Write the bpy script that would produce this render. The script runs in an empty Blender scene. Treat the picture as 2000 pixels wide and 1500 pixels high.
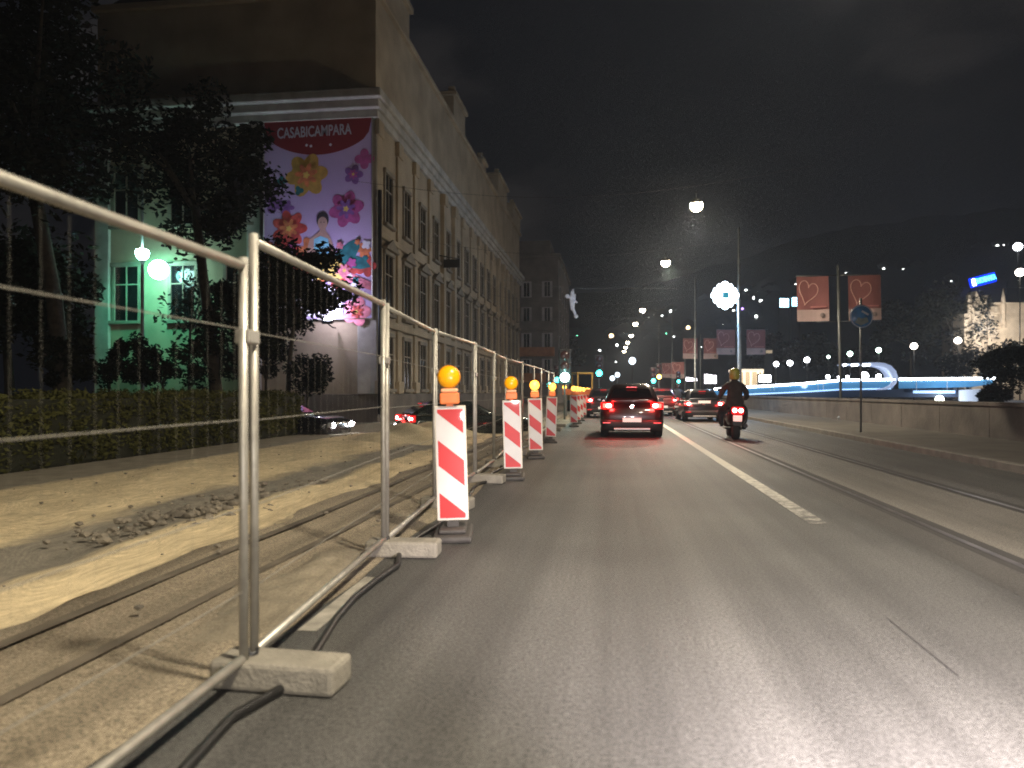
import bpy, bmesh, math, random
from mathutils import Vector, Matrix
random.seed(7)
R = math.radians
HAZE = .0008
S = bpy.context.scene
COL = S.collection

# ------------------------------------------------------------------ camera
H = 1.285                      # phone height in the car
YAW = math.atan(195 / 1500)    # road runs along +Y, the phone looks a little left of it
CS, SN = math.cos(YAW), math.sin(YAW)
cd = bpy.data.cameras.new('camera')
cd.sensor_width = 36; cd.lens = 27; cd.shift_y = 0.008
cd.clip_start = 0.05; cd.clip_end = 3000
cam = bpy.data.objects.new('camera', cd); COL.objects.link(cam)
cam.location = (0, 0, H); cam.rotation_euler = (R(90), 0, YAW)
cd.dof.use_dof = True; cd.dof.focus_distance = 13; cd.dof.aperture_fstop = 1.7; cd.dof.aperture_blades = 0
S.camera = cam

# ------------------------------------------------------------------ night sky
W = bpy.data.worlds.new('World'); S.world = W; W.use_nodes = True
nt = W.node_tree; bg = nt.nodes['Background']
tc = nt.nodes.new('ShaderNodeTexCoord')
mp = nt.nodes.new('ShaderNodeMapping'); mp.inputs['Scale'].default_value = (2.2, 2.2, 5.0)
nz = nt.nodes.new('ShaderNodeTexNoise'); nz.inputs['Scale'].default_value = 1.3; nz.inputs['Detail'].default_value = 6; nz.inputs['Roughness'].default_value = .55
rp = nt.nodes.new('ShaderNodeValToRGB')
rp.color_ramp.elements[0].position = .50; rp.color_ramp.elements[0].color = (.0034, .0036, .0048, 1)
rp.color_ramp.elements[1].position = .72; rp.color_ramp.elements[1].color = (.026, .023, .022, 1)  # windscreen smudges and reflections, painted as pale patches in the sky colour
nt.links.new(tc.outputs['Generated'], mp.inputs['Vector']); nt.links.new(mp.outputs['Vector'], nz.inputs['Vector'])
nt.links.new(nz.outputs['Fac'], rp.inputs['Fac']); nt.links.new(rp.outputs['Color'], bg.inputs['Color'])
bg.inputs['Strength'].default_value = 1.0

S.view_settings.view_transform = 'Standard'; S.view_settings.look = 'None'
S.view_settings.exposure = 0.45; S.view_settings.gamma = 1
S.render.engine = 'CYCLES'
S.cycles.use_denoising = True; S.cycles.denoising_prefilter = 'NONE'; S.cycles.filter_width = 1.8
S.cycles.max_bounces = 5; S.cycles.diffuse_bounces = 2; S.cycles.glossy_bounces = 3
S.cycles.transmission_bounces = 3; S.cycles.transparent_max_bounces = 12
S.cycles.sample_clamp_indirect = 1.0; S.cycles.sample_clamp_direct = 0; S.cycles.use_light_tree = True

# ------------------------------------------------------------------ picture -> place
def ray(px, py):
    xc = (px - 1000) / 1500; zc = (766 - py) / 1500
    return Vector((-SN + xc * CS, CS + xc * SN, zc))
def atd(px, py, d): return Vector((0, 0, H)) + ray(px, py) * d
def atX(px, py, X): r = ray(px, py); return Vector((0, 0, H)) + r * (X / r.x)
def atY(px, py, Y): r = ray(px, py); return Vector((0, 0, H)) + r * (Y / r.y)
def gnd(px, d, z=0): p = atd(px, 766, d); return Vector((p.x, p.y, z))

# ------------------------------------------------------------------ lamps of the place
def light(kind, name, loc, power, col, parent=None, size=.15, aim=None, cone=None, blend=.5):
    l = bpy.data.lights.new(name, kind); l.energy = power; l.color = col
    if kind in ('POINT', 'SPOT'): l.shadow_soft_size = size
    if kind == 'SPOT': l.spot_size = R(cone or 90); l.spot_blend = blend
    o = bpy.data.objects.new(name, l); COL.objects.link(o)
    o.location = loc
    if aim is not None:
        o.rotation_euler = (Vector(aim) - Vector(loc)).to_track_quat('-Z', 'Y').to_euler()
    if parent:
        o.parent = parent; o.location = Vector(loc) - parent.location
    return o

# ------------------------------------------------------------------ materials
def node(t, kind, **kw):
    n = t.nodes.new(kind)
    for k, v in kw.items(): setattr(n, k, v)
    return n
def mat(name, c, rough=.6, metal=0, var=.0, scale=8, bump=0, bscale=40, emit=None, es=0, spec=.5, coat=0, trans=0, alpha=1, c2=None, detail=5, stretch=None, sampled=False):
    m = bpy.data.materials.new(name); m.use_nodes = True; t = m.node_tree
    b = t.nodes['Principled BSDF']; I = b.inputs
    I['Base Color'].default_value = (*c, 1); I['Roughness'].default_value = rough; I['Metallic'].default_value = metal
    I['Specular IOR Level'].default_value = spec; I['Coat Weight'].default_value = coat
    I['Transmission Weight'].default_value = trans; I['Alpha'].default_value = alpha
    co = t.nodes.new('ShaderNodeTexCoord'); src = co.outputs['Object']
    if stretch:
        mm = t.nodes.new('ShaderNodeMapping'); mm.inputs['Scale'].default_value = stretch
        t.links.new(src, mm.inputs['Vector']); src = mm.outputs['Vector']
    if var or c2:
        n = t.nodes.new('ShaderNodeTexNoise'); n.inputs['Scale'].default_value = scale; n.inputs['Detail'].default_value = detail
        r = t.nodes.new('ShaderNodeValToRGB')
        lo = tuple(max(0, x * (1 - var)) for x in c); hi = c2 or tuple(min(1, x * (1 + var)) for x in c)
        r.color_ramp.elements[0].position = .32; r.color_ramp.elements[1].position = .68
        r.color_ramp.elements[0].color = (*lo, 1); r.color_ramp.elements[1].color = (*hi, 1)
        t.links.new(src, n.inputs['Vector']); t.links.new(n.outputs['Fac'], r.inputs['Fac'])
        t.links.new(r.outputs['Color'], I['Base Color'])
    if bump:
        n2 = t.nodes.new('ShaderNodeTexNoise'); n2.inputs['Scale'].default_value = bscale; n2.inputs['Detail'].default_value = 4
        bp = t.nodes.new('ShaderNodeBump'); bp.inputs['Strength'].default_value = bump; bp.inputs['Distance'].default_value = .02
        t.links.new(src, n2.inputs['Vector']); t.links.new(n2.outputs['Fac'], bp.inputs['Height']); t.links.new(bp.outputs['Normal'], I['Normal'])
    if emit:
        I['Emission Color'].default_value = (*emit, 1); I['Emission Strength'].default_value = es
        if not sampled: m.cycles.emission_sampling = 'NONE'
    return m

# ------------------------------------------------------------------ mesh builder
class MB:
    def __init__(s): s.bm = bmesh.new(); s.mi = 0; s.sm = False
    def face(s, pts, smooth=None):
        vs = [s.bm.verts.new(p) for p in pts]
        try: f = s.bm.faces.new(vs)
        except ValueError: return None
        f.material_index = s.mi; f.smooth = s.sm if smooth is None else smooth
        return f
    def box(s, c, d, rot=None, bev=0):
        c = Vector(c); r = bmesh.ops.create_cube(s.bm, size=1); vs = r['verts']
        M = Matrix.Diagonal((*d, 1))
        bmesh.ops.transform(s.bm, matrix=M, verts=vs)
        fs = {f for v in vs for f in v.link_faces}
        if bev:
            es = list({e for v in vs for e in v.link_edges})
            g = bmesh.ops.bevel(s.bm, geom=es, offset=bev, segments=2, affect='EDGES', profile=.5)
            fs = set(g['faces']) | {f for f in fs if f.is_valid}
            vs = list({v for f in fs for v in f.verts})
            fs = {f for v in vs for f in v.link_faces}
        T = Matrix.Translation(c) @ (rot.to_4x4() if rot is not None else Matrix.Identity(4))
        bmesh.ops.transform(s.bm, matrix=T, verts=vs)
        for f in fs: f.material_index = s.mi; f.smooth = s.sm
        return s
    def b2(s, x0, x1, y0, y1, z0, z1, bev=0): return s.box(((x0 + x1) / 2, (y0 + y1) / 2, (z0 + z1) / 2), (x1 - x0, y1 - y0, z1 - z0), None, bev)
    def tube(s, pts, r, n=8, close=False, cap=True):
        pts = [Vector(p) for p in pts]; N = len(pts)
        rr = r if isinstance(r, (list, tuple)) else [r] * N
        rings = []; up = None
        for i, p in enumerate(pts):
            if close: t = pts[(i + 1) % N] - pts[i - 1]
            else: t = pts[min(i + 1, N - 1)] - pts[max(i - 1, 0)]
            t.normalize()
            if up is None:
                up = Vector((0, 0, 1)) if abs(t.z) < .9 else Vector((1, 0, 0))
            u = (up - t * up.dot(t))
            if u.length < 1e-4: u = t.orthogonal()
            u.normalize(); up = u; w = t.cross(u)
            rings.append([s.bm.verts.new(p + (u * math.cos(a) + w * math.sin(a)) * rr[i]) for a in (2 * math.pi * k / n for k in range(n))])
        for i in range(N if close else N - 1):
            A, B = rings[i], rings[(i + 1) % N]
            for k in range(n):
                f = s.bm.faces.new((A[k], A[(k + 1) % n], B[(k + 1) % n], B[k])); f.material_index = s.mi; f.smooth = n > 5
        if cap and not close:
            for q in (rings[0][::-1], rings[-1]):
                f = s.bm.faces.new(q); f.material_index = s.mi
        return s
    def ball(s, c, r, seg=14, sc=(1, 1, 1)):
        q = bmesh.ops.create_uvsphere(s.bm, u_segments=seg, v_segments=max(6, seg // 2 + 1), radius=1)
        vs = q['verts']
        bmesh.ops.transform(s.bm, matrix=Matrix.Translation(Vector(c)) @ Matrix.Diagonal((r * sc[0], r * sc[1], r * sc[2], 1)), verts=vs)
        for f in {f for v in vs for f in v.link_faces}: f.material_index = s.mi; f.smooth = True
        return s
    def lathe(s, prof, c=(0, 0, 0), n=16, axis='Z'):
        c = Vector(c); rings = []
        for (r, h) in prof:
            ring = []
            for k in range(n):
                a = 2 * math.pi * k / n; x, y = r * math.cos(a), r * math.sin(a)
                v = {'Z': Vector((x, y, h)), 'Y': Vector((x, h, y)), 'X': Vector((h, x, y))}[axis]
                ring.append(s.bm.verts.new(c + v))
            rings.append(ring)
        for A, B in zip(rings, rings[1:]):
            for k in range(n):
                f = s.bm.faces.new((A[k], A[(k + 1) % n], B[(k + 1) % n], B[k])); f.material_index = s.mi; f.smooth = True
        for q in (rings[0][::-1], rings[-1]):
            f = s.bm.faces.new(q); f.material_index = s.mi
        return s
    def prism(s, poly, a0, a1, axis='Y'):
        """polygon in the two other axes, pulled from a0 to a1 along axis"""
        def P(u, v, a): return {'Y': (u, a, v), 'X': (a, u, v), 'Z': (u, v, a)}[axis]
        A = [s.bm.verts.new(P(u, v, a0)) for u, v in poly]; B = [s.bm.verts.new(P(u, v, a1)) for u, v in poly]
        n = len(poly)
        fs = [s.bm.faces.new(A), s.bm.faces.new(B[::-1])]
        for k in range(n): fs.append(s.bm.faces.new((A[k], B[k], B[(k + 1) % n], A[(k + 1) % n])))
        for f in fs: f.material_index = s.mi; f.smooth = False
        return s
    def loft(s, rings, cap=True, closed=True):
        L = [[s.bm.verts.new(p) for p in r] for r in rings]; n = len(L[0])
        for A, B in zip(L, L[1:]):
            for k in range(n if closed else n - 1):
                f = s.bm.faces.new((A[k], A[(k + 1) % n], B[(k + 1) % n], B[k])); f.material_index = s.mi; f.smooth = True
        if cap:
            for q in (L[0][::-1], L[-1]):
                f = s.bm.faces.new(q); f.material_index = s.mi; f.smooth = False
        return s
    def make(s, name, mats, parent=None, loc=None, rot=None, normals=True):
        if normals: bmesh.ops.recalc_face_normals(s.bm, faces=s.bm.faces)
        me = bpy.data.meshes.new(name); s.bm.to_mesh(me); s.bm.free()
        for m in (mats if isinstance(mats, (list, tuple)) else [mats]): me.materials.append(m)
        o = bpy.data.objects.new(name, me); COL.objects.link(o)
        if loc is not None: o.location = loc
        if rot is not None: o.rotation_euler = rot
        if parent is not None: o.parent = parent
        return o

def tag(o, label, cat, group=None, kind=None):
    o['label'] = label; o['category'] = cat
    if group: o['group'] = group
    if kind: o['kind'] = kind
    return o
def struct(o, kind='structure'): o['kind'] = kind; return o
def thing(name, label, cat, loc=(0, 0, 0), rz=0, group=None):
    o = bpy.data.objects.new(name, None); COL.objects.link(o); o.empty_display_size = .2
    o.location = loc; o.rotation_euler = (0, 0, rz)
    return tag(o, label, cat, group)
def copy_tree(o, parent=None):
    c = o.copy(); COL.objects.link(c)
    if parent is not None: c.parent = parent
    for ch in list(o.children): copy_tree(ch, c)
    return c
ORD = ['nearest', 'second', 'third', 'fourth', 'fifth', 'sixth', 'seventh', 'eighth', 'ninth', 'tenth', 'eleventh', 'twelfth', 'thirteenth', 'fourteenth', 'fifteenth', 'sixteenth']

def text(name, body, size, m, parent, loc, rot, extrude=.01, bold=.0, align='CENTER', sx=1):
    cu = bpy.data.curves.new(name, 'FONT'); cu.body = body; cu.size = size; cu.extrude = extrude; cu.offset = bold; cu.align_x = align; cu.align_y = 'CENTER'
    o = bpy.data.objects.new(name, cu); COL.objects.link(o); cu.materials.append(m)
    dg = bpy.context.evaluated_depsgraph_get(); dg.update()
    me = bpy.data.meshes.new_from_object(o.evaluated_get(dg)); bpy.data.objects.remove(o); me.name = name
    o = bpy.data.objects.new(name, me); COL.objects.link(o)
    if not me.materials: me.materials.append(m)
    o.location = loc; o.rotation_euler = rot; o.scale = (sx, 1, 1); o.parent = parent
    return o
# ================================================================== MATERIALS
M = {}
def asphalt(name, base, hi, rough, streak=None):
    m = mat(name, base, rough, 0, c2=hi, scale=.35, bump=.35, bscale=160, spec=.32, detail=9)
    t = m.node_tree; b = t.nodes['Principled BSDF']
    # fine aggregate over large patches, long polish streaks along the lanes
    src = b.inputs['Base Color'].links[0].from_socket
    co = t.nodes.new('ShaderNodeTexCoord')
    mp_ = t.nodes.new('ShaderNodeMapping'); mp_.inputs['Scale'].default_value = (2.6, .05, 1)
    n1 = t.nodes.new('ShaderNodeTexNoise'); n1.inputs['Scale'].default_value = 1.0; n1.inputs['Detail'].default_value = 3
    t.links.new(co.outputs['Object'], mp_.inputs['Vector']); t.links.new(mp_.outputs['Vector'], n1.inputs['Vector'])
    n2 = t.nodes.new('ShaderNodeTexNoise'); n2.inputs['Scale'].default_value = 48; n2.inputs['Detail'].default_value = 6; n2.inputs['Roughness'].default_value = .95
    t.links.new(co.outputs['Object'], n2.inputs['Vector'])
    r1 = t.nodes.new('ShaderNodeMapRange'); r1.inputs[1].default_value = .3; r1.inputs[2].default_value = .7; r1.inputs[3].default_value = .62; r1.inputs[4].default_value = 1.32
    r2 = t.nodes.new('ShaderNodeMapRange'); r2.inputs[1].default_value = .41; r2.inputs[2].default_value = .59; r2.inputs[3].default_value = .35; r2.inputs[4].default_value = 1.7
    t.links.new(n1.outputs['Fac'], r1.inputs[0]); t.links.new(n2.outputs['Fac'], r2.inputs[0])
    mu = t.nodes.new('ShaderNodeMath'); mu.operation = 'MULTIPLY'; t.links.new(r1.outputs[0], mu.inputs[0]); t.links.new(r2.outputs[0], mu.inputs[1])
    mx = t.nodes.new('ShaderNodeVectorMath'); mx.operation = 'SCALE'
    t.links.new(src, mx.inputs[0]); t.links.new(mu.outputs[0], mx.inputs['Scale']); t.links.new(mx.outputs[0], b.inputs['Base Color'])
    return m
M['road'] = asphalt('asphalt', (.046, .045, .042), (.082, .080, .074), .62)
M['oldroad'] = asphalt('worn_asphalt', (.15, .125, .09), (.26, .22, .155), .8)
M['dirt'] = mat('packed_earth', (.07, .06, .042), .95, c2=(.13, .11, .075), scale=1.2, bump=.8, bscale=18)
M['sand'] = mat('construction_sand', (.46, .38, .235), .95, c2=(.64, .55, .36), scale=2.2, bump=.9, bscale=30, detail=12)
M['gravel'] = mat('grey_grit', (.19, .168, .125), .95, c2=(.27, .245, .18), scale=3, bump=.9, bscale=60)
M['kerb'] = mat('kerb_stone', (.15, .135, .115), .8, var=.25, scale=3, bump=.4, bscale=30)
M['walk'] = mat('pavement_slabs', (.09, .079, .062), .85, var=.22, scale=1.2, bump=.3, bscale=40)
M['paint'] = mat('worn_white_paint', (.50, .48, .41), .7, c2=(.70, .68, .60), scale=3, bump=.2, bscale=60, detail=8)
M['rail'] = mat('tram_rail_steel', (.16, .15, .15), .45, .9, var=.3, scale=3)
M['groove'] = mat('rail_groove_tar', (.022, .020, .018), .8)
M['water'] = mat('river_water', (.004, .007, .010), .08, bump=.35, bscale=2.2, spec=.5)
M['wall'] = mat('river_parapet_stone', (.10, .084, .072), .9, var=.3, scale=1.3, bump=.6, bscale=9)
M['hill'] = mat('dark_hillside', (.004, .005, .004), 1, var=.4, scale=.03)
M['grass'] = mat('rough_grass', (.035, .04, .012), 1, c2=(.065, .065, .022), scale=2, bump=1, bscale=30)
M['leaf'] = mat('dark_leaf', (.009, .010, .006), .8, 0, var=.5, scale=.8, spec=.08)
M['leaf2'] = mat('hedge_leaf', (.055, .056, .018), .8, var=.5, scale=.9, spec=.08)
M['bark'] = mat('bark', (.035, .028, .02), .95, var=.4, scale=6, bump=.8, bscale=25)
M['galv'] = mat('galvanised_steel', (.38, .365, .32), .45, .55, var=.15, scale=12)
M['wire'] = mat('galvanised_wire', (.22, .21, .18), .6, .3)
M['conc'] = mat('foot_block_concrete', (.20, .185, .15), .9, var=.2, scale=5, bump=.5, bscale=40)
M['rubber'] = mat('black_rubber', (.045, .041, .036), .7, var=.2, scale=6, bump=.3)
M['cable'] = mat('cable_rubber', (.008, .008, .008), .5)
M['steel'] = mat('mast_steel', (.20, .21, .21), .5, .5, var=.2, scale=3)
M['dark'] = mat('dark_metal', (.02, .02, .022), .5, .3)

# ================================================================== THE SETTING
YF = 420
def sheet(name, x0, x1, y0, y1, z, m, nx=1, ny=1, fn=None):
    b = MB(); vs = {}
    for i in range(nx + 1):
        for j in range(ny + 1):
            x = x0 + (x1 - x0) * i / nx; y = y0 + (y1 - y0) * j / ny
            dx, dz = fn(x, y, i / nx, j / ny) if fn else (0, 0)
            vs[i, j] = b.bm.verts.new((x + dx, y, z + dz))
    for i in range(nx):
        for j in range(ny):
            f = b.bm.faces.new((vs[i, j], vs[i + 1, j], vs[i + 1, j + 1], vs[i, j + 1])); f.smooth = True
    return struct(b.make(name, m, normals=False))
def wob(y, s, a): return a * (math.sin(y * 1.3 + s) + .6 * math.sin(y * 3.1 + 2 * s) + .35 * math.sin(y * 7.7 + 3 * s))
sheet('ground', -900, -1.98, -60, 1500, -.06, M['dirt'])
sheet('far_bank', 40, 900, -60, 1500, -.02, M['dirt'])
sheet('river', 9.9, 40, -60, 1500, -3.2, M['water'])
sheet('road', -1.98, 6.4, -30, YF, 0, M['road'])
sheet('old_carriageway', -3.35, -1.74, -6, 60, .012, M['oldroad'], 8, 120, lambda x, y, u, v: (wob(y, 2, .03) if u == 1 else 0, (.010 * math.sin(u * 14 + .4 * math.sin(y)) + .006 * math.sin(y * 2 + x)) if u < 1 else -.008))
# site surfaces left of the fence
def mound(s, h, e=.12):
    def fn(x, y, u, v):
        edge = math.sin(math.pi * min(1, max(0, u))) ** .9
        tail = min(1, (1 - v) * 8)
        return (wob(y, s, e) * abs(2 * u - 1) ** 1.5 + .25 * math.sin(y * .25 + s) * u * u * (3 - 2 * u),
                edge * (h + .03 * math.sin(y * 1.7 + s * 2) + .02 * math.sin(x * 5 + y * 2.3) + .015 * math.sin(y * 6 + x * 3)) * tail - .045)
    return fn
def site_mat():
    m = mat('site_sand', (.4, .33, .2), .95, bump=.45, bscale=38); t = m.node_tree; P_ = t.nodes['Principled BSDF']
    co = t.nodes.new('ShaderNodeTexCoord'); sp = t.nodes.new('ShaderNodeSeparateXYZ'); t.links.new(co.outputs['Object'], sp.inputs[0])
    mpn = t.nodes.new('ShaderNodeMapping'); mpn.inputs['Scale'].default_value = (1, .45, 1); t.links.new(co.outputs['Object'], mpn.inputs['Vector'])
    def noise(sc, det, rough=.6, src=None):
        n = t.nodes.new('ShaderNodeTexNoise'); n.inputs['Scale'].default_value = sc; n.inputs['Detail'].default_value = det; n.inputs['Roughness'].default_value = rough
        t.links.new((src or mpn).outputs[0], n.inputs['Vector']); return n
    n1 = noise(.9, 8, .65); ma = t.nodes.new('ShaderNodeMath'); ma.operation = 'MULTIPLY_ADD'; ma.inputs[1].default_value = 1.3
    t.links.new(n1.outputs['Fac'], ma.inputs[0]); t.links.new(sp.outputs['X'], ma.inputs[2])
    mr = t.nodes.new('ShaderNodeMapRange'); mr.inputs[1].default_value = -8.0 + .65; mr.inputs[2].default_value = -3.0 + .65; t.links.new(ma.outputs[0], mr.inputs[0])
    rp2 = t.nodes.new('ShaderNodeValToRGB'); el = rp2.color_ramp.elements
    sand, grit, dark = (.58, .475, .29, 1), (.20, .18, .14, 1), (.18, .155, .11, 1)
    el[0].position = 0; el[0].color = grit; el[1].position = 1; el[1].color = dark
    for p, c in ((.06, sand), (.56, sand), (.635, grit), (.77, grit), (.82, sand), (.94, sand)):
        e = el.new(p); e.color = c
    t.links.new(mr.outputs[0], rp2.inputs['Fac'])
    n2 = noise(3.0, 10, .75); n3 = noise(45, 4, .8, co)
    r2 = t.nodes.new('ShaderNodeMapRange'); r2.inputs[1].default_value = .3; r2.inputs[2].default_value = .7; r2.inputs[3].default_value = .74; r2.inputs[4].default_value = 1.2
    r3 = t.nodes.new('ShaderNodeMapRange'); r3.inputs[1].default_value = .3; r3.inputs[2].default_value = .7; r3.inputs[3].default_value = .6; r3.inputs[4].default_value = 1.35
    t.links.new(n2.outputs['Fac'], r2.inputs[0]); t.links.new(n3.outputs['Fac'], r3.inputs[0])
    mu = t.nodes.new('ShaderNodeMath'); mu.operation = 'MULTIPLY'; t.links.new(r2.outputs[0], mu.inputs[0]); t.links.new(r3.outputs[0], mu.inputs[1])
    sc_ = t.nodes.new('ShaderNodeVectorMath'); sc_.operation = 'SCALE'; t.links.new(rp2.outputs['Color'], sc_.inputs[0]); t.links.new(mu.outputs[0], sc_.inputs['Scale'])
    t.links.new(sc_.outputs[0], P_.inputs['Base Color'])
    return m
M['site'] = site_mat()
def site_h(x, y, u, v):
    k = min(1, u * 10, (1 - u) * 14); tail = min(1, (1 - v) * 9)
    z = .055 * math.exp(-((x + 6.4) / 1.1) ** 2) + .06 * math.exp(-((x + 3.75) / .33) ** 2) + .018 * math.sin(y * 1.1 + 2 * math.sin(x * 1.7)) + .014 * math.sin(x * 6 + y * 2.1) + .009 * math.sin(y * 6.3 + x * 4)
    return (wob(y, 5, .05) if u == 1 else 0, k * tail * z)
struct(sheet('sand', -8.0, -3.2, -3, 23, .012, M['site'], 60, 240, site_h))
rr_ = random.Random(31); b = MB()
for k in range(420):
    if k < 200: x, y, s_ = rr_.gauss(-4.2, .30), rr_.gauss(7.6, 1.0), .015 + .045 * rr_.random() ** 2
    else: x, y, s_ = rr_.uniform(-7.8, -2.0), rr_.uniform(2.5, 22), .008 + .02 * rr_.random() ** 2
    n0 = len(b.bm.verts)
    q = bmesh.ops.create_icosphere(b.bm, subdivisions=1, radius=s_)
    for v_ in q['verts']:
        v_.co = Vector((v_.co.x * rr_.uniform(.8, 1.5), v_.co.y * rr_.uniform(.8, 1.3), v_.co.z * rr_.uniform(.5, .8))) + Vector((x, y, .05 + s_ * .3))
struct(b.make('rubble', mat('broken_asphalt', (.10, .088, .07), .95, c2=(.24, .21, .16), scale=4)), 'stuff')
struct(sheet('verge_path', -9.7, -7.8, -6, 34, -.03, M['gravel'], 4, 20))
struct(sheet('side_street', -10.3, -3.4, 23.2, 36, -.035, M['oldroad'], 2, 4))
struct(sheet('sand_heap', -7.3, -3.6, 18.0, 24.4, 0, M['sand'], 30, 30, lambda x, y, u, v: (0, .42 * math.sin(math.pi * u) ** 1.2 * math.sin(math.pi * v) ** .8 * (1 + .25 * math.sin(x * 4 + y * 3)) - .05)))
struct(sheet('spilled_sand', -2.40, -1.74, 3.6, 6.2, .035, M['site'], 16, 50, lambda x, y, u, v: (.05 * math.sin(y * 5), .085 * math.sin(math.pi * u) ** 1.3 * math.sin(math.pi * v) * (1 + .35 * math.sin(y * 5 + x * 9) + .2 * math.sin(y * 17 - x * 21)) - .045)))
b = MB()
for x, w in ((-3.0, .09), (-2.45, .08)):
    pts = [(x + wob(y * .3, x, .012), y) for y in [i * .5 for i in range(-6, 100)]]
    for (xa, ya), (xb, yb) in zip(pts, pts[1:]): b.face([(xa - w / 2, ya, .030), (xa + w / 2, ya, .030), (xb + w / 2, yb, .030), (xb - w / 2, yb, .030)])
struct(b.make('trench_line', mat('dark_earth', (.075, .062, .044), .9, c2=(.13, .108, .078), scale=3), normals=False))  # flat strips, darker brown than the old carriageway
# kerb, pavement, markings, rails on the right
b = MB()
for k in range(-12, 150): b.b2(6.4, 6.58, k * 2.0 + .006, k * 2.0 + 1.994, -.05, .13, .012)
struct(b.make('kerb', M['kerb']))
sheet('pavement', 6.582, 9.55, -30, 300, .125, M['walk'])
def worn_line():
    m = mat('worn_lane_paint', (.6, .58, .5), .7); t = m.node_tree; P_ = t.nodes['Principled BSDF']
    co = t.nodes.new('ShaderNodeTexCoord'); sp = t.nodes.new('ShaderNodeSeparateXYZ'); t.links.new(co.outputs['Object'], sp.inputs[0])
    mr = t.nodes.new('ShaderNodeMapRange'); mr.inputs[1].default_value = 6.5; mr.inputs[2].default_value = 15; mr.inputs[3].default_value = .18; mr.inputs[4].default_value = .72; t.links.new(sp.outputs['Y'], mr.inputs[0])
    n = t.nodes.new('ShaderNodeTexNoise'); n.inputs['Scale'].default_value = 7; n.inputs['Detail'].default_value = 10; n.inputs['Roughness'].default_value = .75; t.links.new(co.outputs['Object'], n.inputs['Vector'])
    ad = t.nodes.new('ShaderNodeMath'); ad.operation = 'ADD'; t.links.new(mr.outputs[0], ad.inputs[0]); t.links.new(n.outputs['Fac'], ad.inputs[1])
    m2 = t.nodes.new('ShaderNodeMapRange'); m2.inputs[1].default_value = .72; m2.inputs[2].default_value = 1.12; t.links.new(ad.outputs[0], m2.inputs[0])
    mx = t.nodes.new('ShaderNodeMix'); mx.data_type = 'RGBA'; mx.inputs[6].default_value = (.055, .053, .047, 1); mx.inputs[7].default_value = (.66, .63, .54, 1)
    t.links.new(m2.outputs[0], mx.inputs[0]); t.links.new(mx.outputs[2], P_.inputs['Base Color'])
    return m
b = MB(); yy = 7.8
while yy < 240:
    b.face([(1.91, yy, .004), (2.09, yy, .004), (2.09, yy + 3, .004), (1.91, yy + 3, .004)]); yy += 3
struct(b.make('lane_line', worn_line(), normals=False))
# repairs in the asphalt
M['patch'] = asphalt('asphalt_patch', (.036, .034, .031), (.060, .056, .050), .6)
M['patch2'] = asphalt('pale_asphalt_patch', (.075, .070, .060), (.115, .106, .092), .6)
rnd = random.Random(11)
for (x0, x1, y0, y1, m) in ((2.55, 2.87, 5, 120, 'patch'), (3.15, 4.31, 3, 120, 'patch2'), (4.58, 5.0, 3, 120, 'patch')):
    b = MB(); n = 12; L_ = [(x0 + rnd.uniform(-.02, .02), y0 + (y1 - y0) * k / n) for k in range(n + 1)]; R_ = [(x1 + rnd.uniform(-.02, .02), y0 + (y1 - y0) * k / n) for k in range(n + 1)]
    for k in range(n): b.face([(*L_[k], .002), (*R_[k], .002), (*R_[k + 1], .002), (*L_[k + 1], .002)])
    struct(b.make('road_patch', M[m], normals=False))
b = MB()
b.face([(-1.68, 3.95, .004), (-1.57, 3.95, .004), (-1.60, 5.15, .004), (-1.70, 5.15, .004)])
struct(b.make('edge_line', mat('dirty_edge_paint', (.16, .15, .125), .8, c2=(.34, .32, .27), scale=6, detail=9), normals=False))
for x in (3.0, 4.435):
    b = MB(); b.mi = 0
    b.face([(x - .035, -6, .006), (x + .025, -6, .006), (x + .025, 260, .006), (x - .035, 260, .006)])
    b.mi = 1
    for xa, xb in ((x + .026, x + .066), (x - .12, x - .036), (x + .067, x + .14)):
        b.face([(xa, -6, .003), (xb, -6, .003), (xb, 260, .003), (xa, 260, .003)])
    struct(b.make('tram_rail', [M['rail'], M['groove']], normals=False))
b = MB()
b.face([(1.548, 3.7, .0045), (1.556, 3.7, .0045), (1.552, 4.6, .0045), (1.546, 4.6, .0045)])
struct(b.make('road_crack', M['groove']))
# river wall and far embankment
b = MB()
for k in range(-10, 90):
    b.b2(9.55, 9.9, k * 3 + .008, k * 3 + 2.992, -3.3, .93, .01)
    b.b2(9.50, 9.95, k * 3 + .004, k * 3 + 2.996, .932, 1.03, .015)
o = b.make('river_wall', M['wall']); tag(o, 'low stone parapet wall running along the river side of the pavement', 'wall')
b = MB(); b.b2(39.6, 40.2, -60, 400, -3.3, .5)
o = b.make('embankment_wall', M['wall']); tag(o, 'dark stone embankment wall on the far side of the river', 'wall')

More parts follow.
